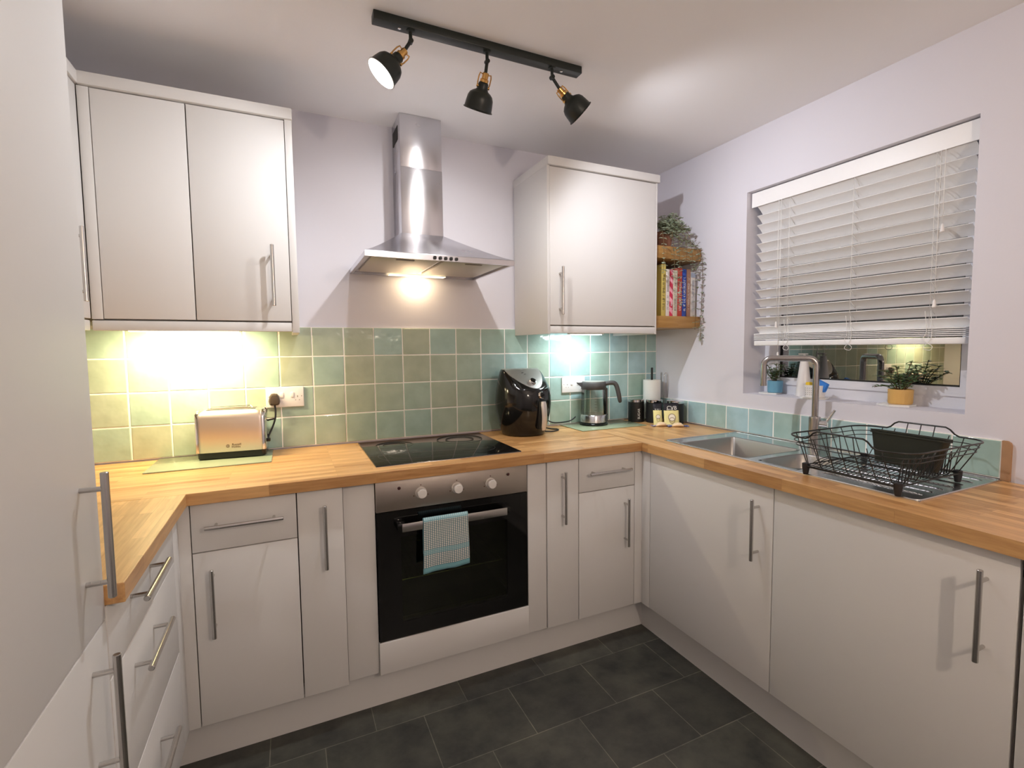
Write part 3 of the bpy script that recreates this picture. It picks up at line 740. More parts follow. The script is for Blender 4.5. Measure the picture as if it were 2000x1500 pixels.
# ------------------------------------------------------------------ dish rack and tub
r = thing('dish_rack', 'black wire dish rack standing on the draining board', 'dish rack', (1.43, -1.46, ZT + .004))
RX0, RX1, RY0, RY1 = 1.215, 1.655, -1.650, -1.272
ZR = 1.038
def rim(z, e, bump):
    P = rr(RX0 + e, RX1 - e, RY0 + e, RY1 - e, .07 - e * .4, z, 6); Q = []
    full = []
    n = len(P)
    for i in range(n):
        a = V3(P[i]); c = V3(P[(i + 1) % n]); k = max(1, int((c - a).length / .012))
        for j in range(k): full.append(a.lerp(c, j / k))
    for p in full:
        if bump and (abs(p.x - RX0 - e) < .01 or abs(p.x - RX1 + e) < .01):
            d = abs(p.y - (RY0 + RY1) / 2); t = min(1, max(0, (.105 - d) / .035)); p.z += bump * (t * t * (3 - 2 * t))
        Q.append(p)
    return Q
b = MB(r.location); b.tube(rim(ZR, 0, .026), .0027, 8, True); b.build('top_rim', M_WIRE, r, normals=False)
b = MB(r.location)
for z, e in ((ZR - .016, .006), (ZR - .03, .011)): b.tube(rim(z, e, 0), .0015, 6, True)
# uprights + base wires
BX0, BX1, BY0, BY1, ZBW = 1.262, 1.592, -1.605, -1.315, .938
def edge_pt(t_, side, z0=ZR - .0, e=0):
    return
for k in range(7):
    y = RY0 + .07 + (RY1 - RY0 - .14) * k / 6; yb_ = BY0 + .02 + (BY1 - BY0 - .04) * k / 6
    for xt, xb in ((RX0, BX0), (RX1, BX1)): b.tube([(xt, y, ZR + (.026 if abs(y - (RY0 + RY1) / 2) < .07 else 0)), (xt + (xb - xt) * .3, y, ZR - .03), (xb, yb_, ZBW + .006), (xb + (.012 if xt < 1.4 else -.012), yb_, ZBW)], .0015, 6)
for k in range(6):
    x = RX0 + .07 + (RX1 - RX0 - .14) * k / 5; xb = BX0 + .02 + (BX1 - BX0 - .04) * k / 5
    for yt, yb_ in ((RY0, BY0), (RY1, BY1)): b.tube([(x, yt, ZR), (x, yt + (yb_ - yt) * .3, ZR - .03), (xb, yb_, ZBW + .006), (xb, yb_ + (.012 if yt < -1.5 else -.012), ZBW)], .0015, 6)
b.build('side_wires', M_WIRE, r, normals=False)
b = MB(r.location)
for k in range(22):
    y = BY0 + .006 + (BY1 - BY0 - .012) * k / 21
    P = [(BX0 + (BX1 - BX0) * i / 24, y, ZBW + .016 * max(0, math.sin((i / 24) * 2 * PI * 1.0 - .6)) ** 1.0) for i in range(25)]
    b.tube(P, .0013, 5)
for k in range(6):
    x = BX0 + (BX1 - BX0) * k / 5; b.tube([(x, BY0, ZBW - .003), (x, BY1, ZBW - .003)], .0019, 6)
b.tube(rr(BX0, BX1, BY0, BY1, .02, ZBW), .0022, 6, True)
b.build('base_wires', M_WIRE, r, normals=False)
b = MB(r.location)
for k in range(9):   # plate prongs along the near-right edge
    x = 1.30 + k * .032
    for yy in (-1.585,): b.tube([(x - .009, yy, ZBW), (x - .004, yy - .006, ZBW + .062), (x, yy - .007, ZBW + .068), (x + .004, yy - .006, ZBW + .062), (x + .009, yy, ZBW)], .0017, 6)
b.build('plate_prongs', M_WIRE, r, normals=False)
for x, y in ((1.268, -1.322), (1.268, -1.598), (1.586, -1.598), (1.586, -1.322)):
    b = MB(r.location); b.lathe([(.007, 0), (.0085, .004), (.0115, .026), (.0115, .036), (.006, .038)], (x, y, ZT + .0042), seg=16); b.build('foot', M_RUB, r)
r = thing('plastic_tub', 'dark green-black rectangular tub standing in the dish rack', 'tub', (1.488, -1.503, .9475))
b = MB(); 
def tr(w2, l2, z, e=0): return rr(-w2 + e, w2 - e, -l2 + e, l2 - e, .008, z, 3)
b.rings([tr(.016, .088, 0), tr(.022, .106, .098), tr(.025, .109, .101), tr(.025, .109, .105), tr(.020, .104, .105), tr(.013, .085, .004)])
o = b.build('tub_shell', M_TUB, r)
b = MB(); b.rings([tr(.0252, .1092, .094), tr(.0252, .1092, .099)], False, False); o2 = b.build('rim_band', M_TUB, r)
r.rotation_euler = (0, math.radians(7), math.radians(-4))

# ------------------------------------------------------------------ track light
def A_img(rx, dn, theta):   # axis: theta from view direction towards the camera; image right rx, down dn
    return rx, dn, theta
r = thing('track_light', 'black ceiling track light bar carrying three adjustable spotlights', 'ceiling light', (.37, -.772, H))
b = MB(r.location); b.box(.008, .735, -.7905, -.7525, H - .026, H - .0005, .002); b.build('track_bar', M_SHADE, r)
for x in (.088, .66):
    b = MB(r.location); b.lathe([(.005, 0), (.005, .001), (.003, .002), (.0001, .0022)], (x, -.771, H - .026), (0, 0, -1), 16); b.build('screw', M_CHROME, r)
heads = [((.121, -.775, H - .026), V3((-.024, .004, -.070)), (-.72, .69, 62), 'left'),
         ((.376, -.772, H - .026), V3((-.006, .004, -.080)), (-.22, .975, 91), 'middle'),
         ((.619, -.778, H - .026), V3((.036, .0, -.072)), (.66, .75, 93), 'right')]
PW = (19, 15, 24); SPR = (156, 158, 150)
LCOL = (COOL, (1.0, .98, .96), (.92, .93, 1))
for hi, (ap, off, (rx, dn, th), side) in enumerate(heads):
    ap = V3(ap); vd = (ap + off - CAMLOC).normalized()
    ip = (R_ * rx - U_ * dn); ip = (ip - vd * ip.dot(vd)).normalized()
    ax = (-vd * math.cos(math.radians(th)) + ip * math.sin(math.radians(th))).normalized()
    j0 = ap + V3((0, 0, -.032)); nk = ap + off
    h = bpy.data.objects.new('spotlight_head', None); COL.objects.link(h); h.parent = r; h.location = nk - r.location
    h.rotation_euler = V3((0, 0, -1)).rotation_difference(ax).to_euler(); h.empty_display_size = .05
    b = MB(r.location); b.lathe([(.013, 0), (.013, .004), (.006, .006)], ap, (0, 0, -1), 20); b.tube([ap, j0, nk], .0055, 12); b.cyl(j0 + V3((0, -.008, 0)), j0 + V3((0, .008, 0)), .0075, seg=16)
    b.build('arm', M_SHADE, r)
    # head geometry along local -Z
    b = MB(); b.lathe([(.0085, .012), (.0105, .010), (.0105, -.006), (.014, -.008), (.014, -.016), (.010, -.018)], (0, 0, 0), seg=20)
    for a in (0, PI):
        c_, s_ = math.cos(a), math.sin(a)
        b.tube([(c_ * x_, s_ * x_, z_) for x_, z_ in ((.011, .006), (.019, .008), (.0215, -.002), (.0215, -.022), (.019, -.030))], .0021, 8)
        b.cyl((c_ * .016, s_ * .016, -.031), (c_ * .0225, s_ * .0225, -.031), .0045, seg=12)
    b.build('brass_clamp', M_BRASS, h)
    # bell shade
    pr = [(.0125, -.016), (.0165, -.020), (.0175, -.034), (.021, -.041), (.030, -.046), (.0385, -.053), (.0435, -.064), (.0458, -.080), (.0475, -.098), (.0505, -.100), (.0505, -.1025)]
    ins = [(.0470, -.1025), (.0450, -.098), (.0435, -.080), (.0410, -.065), (.036, -.056), (.0275, -.0495), (.012, -.045), (.0003, -.045)]
    b = MB(); b.lathe(pr, (0, 0, 0), seg=40, cap0=True, cap1=False); b.mi = 1; b.lathe([(.0505, -.1025)] + ins, (0, 0, 0), seg=40, cap0=False, cap1=True)
    bmesh.ops.remove_doubles(b.bm, verts=b.bm.verts[:], dist=1e-5)
    b.build('shade', [M_SHADE, M_SHIN], h)
    b = MB(); b.lathe([(.012, -.046), (.020, -.056), (.0285, -.068), (.029, -.072), (.025, -.074), (.0003, -.075)], seg=28); b.build('bulb', M_BULB, h)
    sl = lamp('bulb_light', 'SPOT', (0, 0, -.082), PW[hi], LCOL[hi], .016, parent=h)
    sl.data.spot_size = math.radians(SPR[hi]); sl.data.spot_blend = 1.0

# pendant lamp behind the camera
r = thing('pendant_lamp', 'white globe pendant lamp hanging in the room behind the camera', 'pendant lamp', (.55, -3.1, H))
b = MB(); b.lathe([(.05, 0), (.05, -.015), (.02, -.03), (.004, -.035)]); b.build('ceiling_rose', M_WHITEP, r)
b = MB(); b.cyl((0, 0, -.03), (0, 0, -.32), .0035, seg=10); b.build('flex', M_WHITEP, r)
b = MB(); b.lathe([(.02, -.30), (.022, -.34), (.02, -.345)]); b.build('lamp_holder', M_WHITEP, r)
b = MB(); b.lathe([(.02 + .10 * math.sin(PI * k / 16), -.34 - .11 + .11 * math.cos(PI * k / 16)) if k < 16 else (.0005, -.562) for k in range(17)], seg=32)
gm = thin_glass('globe_glass', (.95, .93, .9), .05); b.build('globe', gm, r)
b = MB(); b.lathe([(.012, -.345), (.03, -.40), (.034, -.44), (.028, -.47), (.0005, -.48)], seg=24); b.build('bulb', pm('warm_bulb', (1, .9, .8), .5, emis=(1, .78, .5), est=6), r)
lamp('lamp_glow', 'POINT', (0, 0, -.50), 30, (1, .83, .68), .02, parent=r)

# ------------------------------------------------------------------ sockets
def socket(x, z, label):
    r = thing('wall_socket', label, 'socket', (x, -.0095, z))
    b = MB(); b.box(-.0735, .0735, -.0085, 0, -.044, .044, .003, 3); b.build('faceplate', M_WHITEP, r)
    for sx in (-.013, .027):
        b = MB(); b.box(sx - .006, sx + .006, -.0115, -.008, -.002, .020, .001); b.build('switch', M_WHITEP, r)
    for sx in (-.062, .064):
        b = MB(); b.cyl((sx, -.0088, .002), (sx, -.0078, .002), .0022, seg=10); b.build('screw', M_GAP, r)
    b = MB()
    for cx_ in (-.040, .048):
        b.box(cx_ - .002, cx_ + .002, -.0088, -.008, -.003, .005); b.box(cx_ - .010, cx_ - .006, -.0088, -.008, -.016, -.013); b.box(cx_ + .005, cx_ + .009, -.0088, -.008, -.016, -.013)
    b.build('pin_slots', M_GAP, r)
    return r
socket(-.2765, 1.131, 'white double wall socket with a black plug, behind the toaster')
socket(1.162, 1.127, 'white double wall socket on the tiles behind the glass kettle')

# ------------------------------------------------------------------ worktop items, left
def board(x0, x1, y0, y1, label, rz=0):
    b = MB(((x0 + x1) / 2, (y0 + y1) / 2, ZT)); b.box(x0, x1, y0, y1, ZT + .0003, ZT + .0045, .0015)
    o = b.build('glass_board', M_MAT); o.location = ((x0 + x1) / 2, (y0 + y1) / 2, 0 + ZT); return tag(o, label, 'glass board')
board(-.732, -.331, -.268, -.014, 'green glass worktop board lying under the toaster')
board(1.075, 1.482, -.252, -.014, 'green glass worktop board lying under the kettle')
r = thing('toaster', 'rose gold brushed steel two-slice toaster with a black base', 'toaster', (-.468, -.085, ZT + .0047), math.radians(-4.5))
def tprof(e, z, hw=.118, hd_=.058, rd=.02): return rr(-hw + e, hw - e, -hd_ + e, hd_ - e, rd, z, 6)
b = MB(); b.rings([tprof(.006, .0), tprof(.001, .004), tprof(0, .026), tprof(.002, .0265)]); b.build('base', M_BLACKP, r)
b = MB(); b.rings([tprof(.001, .0268), tprof(0, .029), tprof(0, .160), tprof(.003, .173, rd=.02), tprof(.010, .183, rd=.02), tprof(.021, .189, rd=.02), tprof(.036, .1905, rd=.015)])
b.build('shell', M_TOAST, r, ang=50)
for sx in (-1, 1):
    b = MB(); b.rings([[(sx * .1085 + (sx * .0115) * t_, y, z) for y, z in [(-.0585 - q, .028), (-.0585 - q, .160), (-.052 - q * .7, .178 + q * .5), (-.040, .1895 + q), (.040, .1895 + q), (.052 + q * .7, .178 + q * .5), (.0585 + q, .160), (.0585 + q, .028)]] for t_, q in ((0, .0012), (.6, .0012), (1, -.003))]); b.build('end_trim', M_CHROME, r, ang=50)
b = MB(); b.box(-.085, .085, -.028, -.012, .1895, .1912, .001); b.box(-.085, .085, .010, .026, .1895, .1912, .001); b.build('slot', M_BLACKM, r)
b = MB()
for y in (-.032, .03): b.tube([(-.08, y, .19), (-.078, y, .196), (.06, y, .198), (.066, y, .19)], .0014, 6)
b.build('bread_rack', M_CHROME, r)
b = MB(); b.box(.1185, .134, -.03, -.012, .052, .066, .003); b.build('lever', M_BLACKP, r)
b = MB(); b.cyl((.119, -.021, .15), (.1235, -.021, .15), .008, seg=20); b.build('dial', M_CHROME, r)
fx = Matrix.Translation((0, -.0585, 0)) @ Matrix.Rotation(PI / 2, 4, 'X')
text_mesh('Russell', .0115, M_TEXTD, 'brand_text', r, Matrix.Translation((.018, 0, .0545)) @ fx)
text_mesh('Hobbs', .0115, M_TEXTD, 'brand_text', r, Matrix.Translation((.016, 0, .0455)) @ fx)
b = MB(); b.tube([(-.012 + .0048 * math.cos(t_ * PI / 12), -.0588, .050 + .0058 * math.sin(t_ * PI / 12)) for t_ in range(24)], .0008, 5, True); b.tube([(-.0145, -.0588, .047), (-.012, -.0588, .0535), (-.0095, -.0588, .047)], .0007, 5); b.build('brand_emblem', M_TEXTD, r)
# plug and cable (world coordinates turned local to the toaster)
tm = (Matrix.Translation(r.location) @ Matrix.Rotation(math.radians(-4.5), 4, 'Z')).inverted()
W = lambda p: tm @ V3(p)
px_, pz_ = -.3185, 1.125
b = MB()
prof = [(-.019, -.024), (-.012, -.027), (.012, -.027), (.019, -.024), (.0225, -.010), (.018, .012), (.011, .0225), (0, .024), (-.011, .0225), (-.018, .012), (-.0225, -.010)]
b.rings([[W((px_ + x * k, y, pz_ + z * k)) for x, z in prof] for y, k in ((-.0185, .96), (-.024, 1), (-.042, .94), (-.048, .72), (-.049, .3))]); b.build('plug', pm('brown_black_plug', (.075, .055, .04), .4), r)
b = MB(); P = catmull([(px_ + .001, -.034, pz_ - .024), (px_ + .003, -.036, 1.075), (px_ + .001, -.038, 1.045), (px_ - .010, -.045, 1.01), (px_ - .026, -.06, .975), (px_ - .032, -.075, .955), (px_ - .045, -.08, .945)], 6)
b.tube([W(p) for p in P], .0035, 8); b.build('cable', M_RUB, r, normals=False)
b = MB(); P = catmull([(px_ + .001, -.038, 1.043), (-.335, -.05, 1.042), (-.355, -.055, 1.038)], 5); b.tube([W(p) for p in P], .0035, 8); b.build('cable', M_RUB, r, normals=False)

# ------------------------------------------------------------------ air fryer
FA = math.radians(14)
r = thing('air_fryer', 'glossy black air fryer with silver handle, right of the hob', 'air fryer', (.79, -.150, ZT + .0006), FA)
seg = 56
def fr_ring(rad, z, tilt=0, ell=1.0, cut=0):
    P = []
    for i in range(seg):
        a = 2 * PI * i / seg; x, y = rad * math.cos(a), rad * math.sin(a) * ell
        P.append((x, y, z + tilt * y))
    return P
def zo(y): return -.80 * max(0, .012 - y) ** 1.02
def fr2(rad, z, w):
    return [(rad * math.cos(2 * PI * i / seg), rad * math.sin(2 * PI * i / seg), z + w * zo(rad * math.sin(2 * PI * i / seg))) for i in range(seg)]
prof = [(.098, 0), (.106, .004), (.111, .016), (.118, .04), (.1285, .08), (.1365, .12), (.1395, .155), (.1380, .19), (.1340, .222)]
b = MB(); R = [fr_ring(r_, z) for r_, z in prof]
for r_, z, w in ((.1290, .252, .22), (.1230, .284, .6), (.1165, .309, .88), (.1110, .3195, 1), (.1080, .321, 1)): R.append(fr2(r_, z, w))
b.rings(R)
b.build('body', M_BLACKP, r, ang=60)
b = MB()   # silver panel, level at the back and sloping to a point at the front
def panel(k, d):
    P = []
    for i in range(seg):
        a = 2 * PI * i / seg; x = .1065 * math.cos(a); y = .1065 * math.sin(a)
        if y < 0: x *= (1 - .30 * (-y / .1065) ** 1.2)
        P.append(V3((x * k, y * k, .321 + zo(y * k) + d)))
    return P
b.rings([panel(1, -.002), panel(1, .001)] + [panel(1 - q * .12, .0022) for q in range(0, 9)]); b.build('top_panel', pm('silver_panel', (.55, .54, .52), .3, .8), r, ang=50)
n_ = V3((0, -.80, 1)).normalized()
def at_top(x, y, d): return V3((x, y, .321 + zo(y))) + n_ * d
def knob(c, ax, rad, nm_):
    b = MB(); b.lathe([(rad, 0), (rad, .004), (rad * .93, .008), (rad * .78, .012)], c, ax, 28); k = b.build(nm_, M_CHROME, r)
    b = MB(); b.lathe([(rad * .77, .0115), (rad * .74, .0145), (rad * .5, .0155)], c, ax, 28); b.build('knob_cap', M_BLACKP, k)
knob(at_top(0, -.070, .002), n_, .0200, 'timer_knob')
knob(V3((0, -.1350, .200)), (0, -1, .16), .0190, 'temperature_knob')
b = MB()
for i, x in enumerate((-.014, -.006)): c = at_top(x, -.012 - i * .01, .0028); b.box(c.x - .005, c.x + .005, c.y - .002, c.y + .002, c.z - .0005, c.z + .0006)
b.build('indicator_marks', M_BLACKM, r)
b = MB(); b.box(-.017, .017, -.150, -.118, .036, .172, .006); b.build('handle_mount', M_BLACKM, r)
b = MB(); R = []
for k in range(9):
    z = .034 + k * .0172; y = -.156 - .007 * math.sin(PI * k / 8); w2 = .0145 + .0015 * math.cos(PI * k / 8) * -1
    if k in (0, 8): w2 -= .004
    R.append([(-w2, y + .006, z), (-w2, y + .001, z), (-w2 + .004, y - .003, z), (w2 - .004, y - .003, z), (w2, y + .001, z), (w2, y + .006, z)])
b.rings(R); b.build('handle', pm('silver_handle', (.62, .58, .55), .35, .6), r, ang=50)
b = MB(); b.tube([(-.075, -.1105, .150), (-.055, -.1225, .1512), (-.03, -.131, .152)], .0012, 6); b.lathe([(.004, 0), (.004, .002), (.002, .003)], (-.055, -.124, .16), (-.3, -1, 0), 12); b.build('logo_mark', M_CHROME, r, normals=False)
tm2 = (Matrix.Translation(r.location) @ Matrix.Rotation(FA, 4, 'Z')).inverted()
b = MB(); P = catmull([(.905, -.09, .975), (.955, -.075, .955), (1.0, -.065, .934), (1.05, -.055, .928), (1.12, -.05, .932), (1.16, -.04, .95)], 6)
b.tube([tm2 @ V3(p) for p in P], .0033, 8); b.build('cable', M_RUB, r, normals=False)
b = MB(); P = catmull([(.895, -.17, .91), (.93, -.185, ZT + .0045), (.975, -.17, ZT + .0045), (.99, -.14, ZT + .0045), (.965, -.11, ZT + .0045), (.92, -.085, ZT + .015)], 6)
b.tube([tm2 @ V3(p) for p in P], .0033, 8); b.build('cable', M_RUB, r, normals=False)

# ------------------------------------------------------------------ kettle
r = thing('glass_kettle', 'glass kettle with steel base and dark grey handle on the right board', 'kettle', (1.243, -.095, ZT + .0048), math.radians(-24))
b = MB(); b.lathe([(.074, 0), (.077, .002), (.077, .010), (.072, .014), (.066, .015)], seg=40); b.build('power_base', M_BLACKP, r)
b = MB(); b.lathe([(.068, .0152), (.0735, .017), (.0735, .052), (.071, .056), (.069, .0585), (.05, .0585)], seg=40); b.build('steel_base', M_STEEL, r)
b = MB(); b.lathe([(.0705, .0588), (.0708, .062), (.0665, .185), (.0655, .196), (.064, .196), (.065, .185), (.0692, .062), (.0688, .0588)], seg=40, cap0=False, cap1=False); b.build('glass_body', M_KGLASS, r)
b = MB(); b.lathe([(.067, .194), (.069, .197), (.0665, .230), (.064, .2335)], seg=40)
b.rings([[(-.060 - .0, -.022, .200), (-.060, .022, .200), (-.060, .022, .231), (-.060, -.022, .231)], [(-.082, -.010, .217), (-.082, .010, .217), (-.082, .010, .230), (-.082, -.010, .230)], [(-.094, -.003, .228), (-.094, .003, .228), (-.094, .003, .232), (-.094, -.003, .232)]])
b.build('collar', M_DKGREY, r, ang=40)
b = MB(); b.lathe([(.062, .2335), (.062, .238), (.055, .2395)], seg=40); b.build('lid', pm('kettle_lid_grey', (.3, .3, .28), .35), r)
b = MB(); P = [(.055, 0, .222), (.095, 0, .228), (.116, 0, .224), (.128, 0, .205), (.138, 0, .165), (.147, 0, .118)]
P = catmull(P, 5); b.tube(P, [.0125] * (len(P) - 4) + [.012, .011, .010, .006], 14); b.build('handle', M_DKGREY, r, normals=False)
b = MB(); b.box(.0635, .076, -.010, .010, .06, .20, .003); b.box(.066, .078, -.009, .009, .0155, .06, .003); b.build('handle_spine', M_DKGREY, r)
b = MB()
for k in range(6): b.box(.0 - .006, .006, -.0703 + .0006 * k, -.0693 + .0006 * k, .085 + k * .015, .0865 + k * .015)
b.build('level_marks', M_DKGREY, r)

# ------------------------------------------------------------------ canisters, roll, packets
def canister(x, y, label, txt=None):
    r = thing('storage_canister', label, 'canister', (x, y, ZT + .0006), math.radians(-24), 'black storage canisters in the corner')
    b = MB(); b.lathe([(.043, 0), (.0455, .002), (.0455, .112), (.044, .113)], seg=40); b.build('body', M_BLACKM, r)
    b = MB(); b.lathe([(.0435, .113), (.0462, .114), (.0462, .1265), (.044, .129), (.036, .130)], seg=40); b.build('lid', M_CHROME, r)
    if txt:
        R0 = .0459
        def wp(c): 
            a = -PI / 2 + .12 + (-c.y) / R0 * -1 * -1; zz = .048 + c.x
            return V3((math.cos(a) * (R0 + c.z), math.sin(a) * (R0 + c.z), zz))
        text_mesh(txt, .019, M_TEXTW, 'lettering', r, None, wp)
    return r
canister(1.535, -.092, 'black canister lettered SUGAR, leftmost of the three', 'SUGAR')
canister(1.605, -.165, 'black canister half hidden behind the cream snack pouches', None)
canister(1.672, -.262, 'plain black canister nearest the sink, right of the pouches', None)
r = thing('kitchen_roll', 'white kitchen paper roll on a stand behind the canisters', 'kitchen roll', (1.664, -.072, ZT + .0006))
b = MB(); b.lathe([(.06, 0), (.06, .008), (.056, .010)], seg=32); b.build('stand_base', M_CHROME, r)
b = MB(); b.lathe([(.049, .011), (.0505, .013), (.0505, .232), (.049, .234), (.022, .234), (.021, .228)], seg=40); b.build('paper', M_PAPER, r)
b = MB(); b.cyl((0, 0, .01), (0, 0, .305), .0065, seg=14, bev=.002); b.build('pole', M_BLACKM, r)
b = MB(); b.tube([(.066, -.03, .01), (.066, -.03, .26), (.070, -.034, .272), (.077, -.040, .272), (.080, -.044, .26), (.080, -.044, .01)], .002, 8); b.build('side_arm', M_CHROME, r, normals=False)
def pouch(x, y, wd, ht, rz, label, split):
    r = thing('snack_pouch', label, 'food pouch', (x, y, ZT + .0008), rz)
    nx, nz = 12, 16
    def surf(sgn, i, j):
        u, v = i / nx - .5, j / nz
        th = .011 * (1 - (2 * u) ** 2) ** .5 * (1 - v) ** .45 if abs(u) < .5 else 0
        return V3((u * wd, sgn * (th + .0006) + .028 * v * (ht / .11), v * ht + .001 * math.sin(u * 20)))
    for nme, j0, j1, mt in (('lower_front', 0, split, M_CREAM), ('header', split, nz, pm('black_header', (.012, .012, .018), .3))):
        b = MB(); R = []
        for j in range(j0, j1 + 1): R.append([surf(-1, i, j) for i in range(nx + 1)] + [surf(1, i, j) for i in range(nx, -1, -1)])
        b.rings(R); b.build(nme, mt, r, ang=60)
    fz = lambda x_, z_: -.0012 - .011 * max(0, 1 - (2 * x_ / wd) ** 2) ** .5 * (1 - z_ / ht) ** .45 + .028 * z_ / .11
    if wd > .06:
        tilt = Matrix.Rotation(PI / 2 - .16, 4, 'X')
        text_mesh('CVB', .029, M_TEXTW, 'lettering', r, Matrix.Translation((.002, fz(0, .094) - .0005, .094)) @ tilt)
    b = MB(); 
    for k in range(7): 
        if k % 3 == 2: continue
        x_ = -wd * .32 + k * wd * .09; z_ = ht * .72; b.box(x_, x_ + wd * .06, fz(x_, z_) - .0012, fz(x_, z_) + .0005, z_, z_ + .0035)
    b.build('small_print', M_TEXTW, r)
    b = MB(); R0 = wd * .26
    for kk, (r1, zz) in enumerate(((R0, .045), (R0 * .78, .030))):
        b.rings([[V3((r1 * s * math.cos(a_ * PI / 12), 0, r1 * s * math.sin(a_ * PI / 12))) + V3((0, fz(0, zz + r1 * s * math.sin(a_ * PI / 12)) - .0008 * (4 - s * 2), zz)) for a_ in range(24)] for s in (1, .8)], False, False)
    b.build('printed_rings', pm('biscuit_print', s2l(150, 135, 105), .5), r, normals=False)
    b = MB(); b.rings([[V3((R0 * .8 * math.cos(a_ * PI / 12), fz(0, .045 + R0 * .8 * math.sin(a_ * PI / 12)) - .0016, .045 + R0 * .8 * math.sin(a_ * PI / 12))) for a_ in range(24)]], True, False); b.build('printed_disc', pm('cream_print', s2l(230, 222, 205), .5), r, normals=False)
    return r
pouch(1.597, -.320, .080, .118, math.radians(-28), 'cream and black snack pouch leaning on the right canisters', 11)
pouch(1.549, -.265, .048, .115, math.radians(-28), 'smaller cream and black pouch just left of the larger pouch', 11)
def sweet(x, y, rz, label, c2):
    r = thing('wrapped_biscuit', label, 'wrapped snack', (x, y, ZT + .0006), rz); r.scale = (1.25, 1.25, .95)
    b = MB(); P = []
    for t in range(9):
        u = -1 + t / 4; ww = .014 * (1 - abs(u) ** 3) + .002; hh = .011 * (1 - abs(u) ** 3) + .0015
        P.append([(u * .027, ww * math.cos(a * PI / 6), hh + hh * math.sin(a * PI / 6) * .95 + .0003 * math.sin(a * 3 + t)) for a in range(12)])
    b.rings(P); b.build('wrapper', pm('gold_wrapper', s2l(236, 208, 170), .3, .1, bump=.6, bscale=120), r, ang=60)
    for s in (-1, 1):
        b = MB(); R = []
        for k in range(4): 
            u = s * (.025 + k * .006); R.append([(u, (.004 + k * .005) * math.cos(a * PI / 5), .004 + .0035 * math.sin(a * PI / 5) + .0015 * ((a + k) % 2)) for a in range(10)])
        b.rings(R); b.build('twist_end', pm('lilac_foil', c2, .2, .5), r, ang=20)
sweet(1.538, -.305, math.radians(-18), 'small gold biscuit with lilac wrapper ends, left of the pair', s2l(170, 165, 205))
sweet(1.600, -.362, math.radians(-30), 'small gold biscuit with blue wrapper ends, right of the pair', s2l(120, 130, 190))

# ------------------------------------------------------------------ corner shelves, books, trailing plant
def shelf(z0, z1, label):
    b = MB((1.597, -.18, z0)); b.box(1.4440, XR - .0015, -.360, -.0015, z0, z1, .002)
    o = b.build('wooden_shelf', M_SHELF); o.location = (1.597, -.18, z0); return tag(o, label, 'shelf')
shelf(1.430, 1.491, 'lower chunky wooden shelf holding the cookbooks')
shelf(1.784, 1.847, 'upper chunky wooden shelf holding the trailing plant')
books = [(.026, .266, .235, s2l(196, 176, 92), 'yellow cookbook with dark lettering, leftmost on the shelf', (.05, .045, .03)),
         (.022, .243, .215, s2l(222, 214, 208), 'white-spined cookbook right of the yellow one', (.3, .25, .25)),
         (.020, .243, .21, s2l(214, 86, 110), 'pink striped cookbook in the middle of the row', (.9, .75, .78)),
         (.027, .240, .22, s2l(208, 200, 180), 'cream cookbook with speckled spine right of the pink one', (.25, .22, .2)),
         (.028, .253, .22, s2l(176, 62, 50), 'brick red cookbook with white lettering', (.9, .86, .8)),
         (.026, .248, .21, s2l(40, 72, 160), 'royal blue cookbook with white lettering', (.9, .9, .9)),
         (.025, .250, .22, s2l(166, 124, 104), 'dusty brown cookbook right of the blue one', (.75, .65, .6)),
         (.030, .238, .21, s2l(206, 200, 194), 'pale grey cookbook with blue top band, rightmost on the shelf', (.35, .4, .5))]
x = 1.497
for i, (wd, ht, dp, col, label, tcol) in enumerate(books):
    wd *= 1.14
    r = thing('cookbook', label, 'book', (x + wd / 2, -.340, 1.4915), group='cookbooks on the lower corner shelf')
    cm = pm('book_cover', col, .4)
    if i == 2:   # pink spine with printed diagonal bands
        nt = cm.node_tree; tc = nt.nodes.new('ShaderNodeTexCoord'); wv = nt.nodes.new('ShaderNodeTexWave'); wv.bands_direction = 'DIAGONAL'; wv.inputs['Scale'].default_value = 12
        cr = nt.nodes.new('ShaderNodeValToRGB'); cr.color_ramp.interpolation = 'CONSTANT'; cr.color_ramp.elements[0].color = (*s2l(205, 50, 85), 1); cr.color_ramp.elements[1].color = (*s2l(240, 165, 180), 1); cr.color_ramp.elements[1].position = .55
        nt.links.new(tc.outputs['Object'], wv.inputs[0]); nt.links.new(wv.outputs[0], cr.inputs[0]); nt.links.new(cr.outputs[0], nt.nodes['Principled BSDF'].inputs['Base Color'])
    b = MB(); g = wd / 2 - .0006
    b.box(-g, -g + .003, 0, dp, 0, ht, .0008); b.box(g - .003, g, 0, dp, 0, ht, .0008); b.box(-g + .0005, g - .0005, -.002, .003, 0, ht, .0015)
    b.build('cover', cm, r)
    b = MB(); b.box(-g + .0031, g - .0031, .0032, dp - .004, .003, ht - .004); b.build('pages', M_PAPER, r, smooth=False)
    b = MB(); z = ht * .12; rg = random.Random(i)
    while z < ht * (.82 if i != 2 else .3):
        hgt = rg.uniform(.006, .009)
        if rg.random() < .82:
            ww = wd * rg.uniform(.16, .24); k = rg.randrange(3)
            b.box(-ww, ww, -.0028, -.0018, z, z + .0016)
            if k: b.box(-ww, -ww + .0016, -.0028, -.0018, z, z + hgt * .75)
            if k != 1: b.box(ww - .0016, ww, -.0028, -.0018, z, z + hgt * .75)
            if k == 2: b.box(-ww, ww, -.0028, -.0018, z + hgt * .6, z + hgt * .6 + .0014)
        z += hgt
    if i == 7: b.box(-g + .001, g - .001, -.0027, -.0018, ht - .03, ht - .004)
    b.build('spine_print', pm('spine_ink', tcol, .5), r, smooth=False)
    x += wd
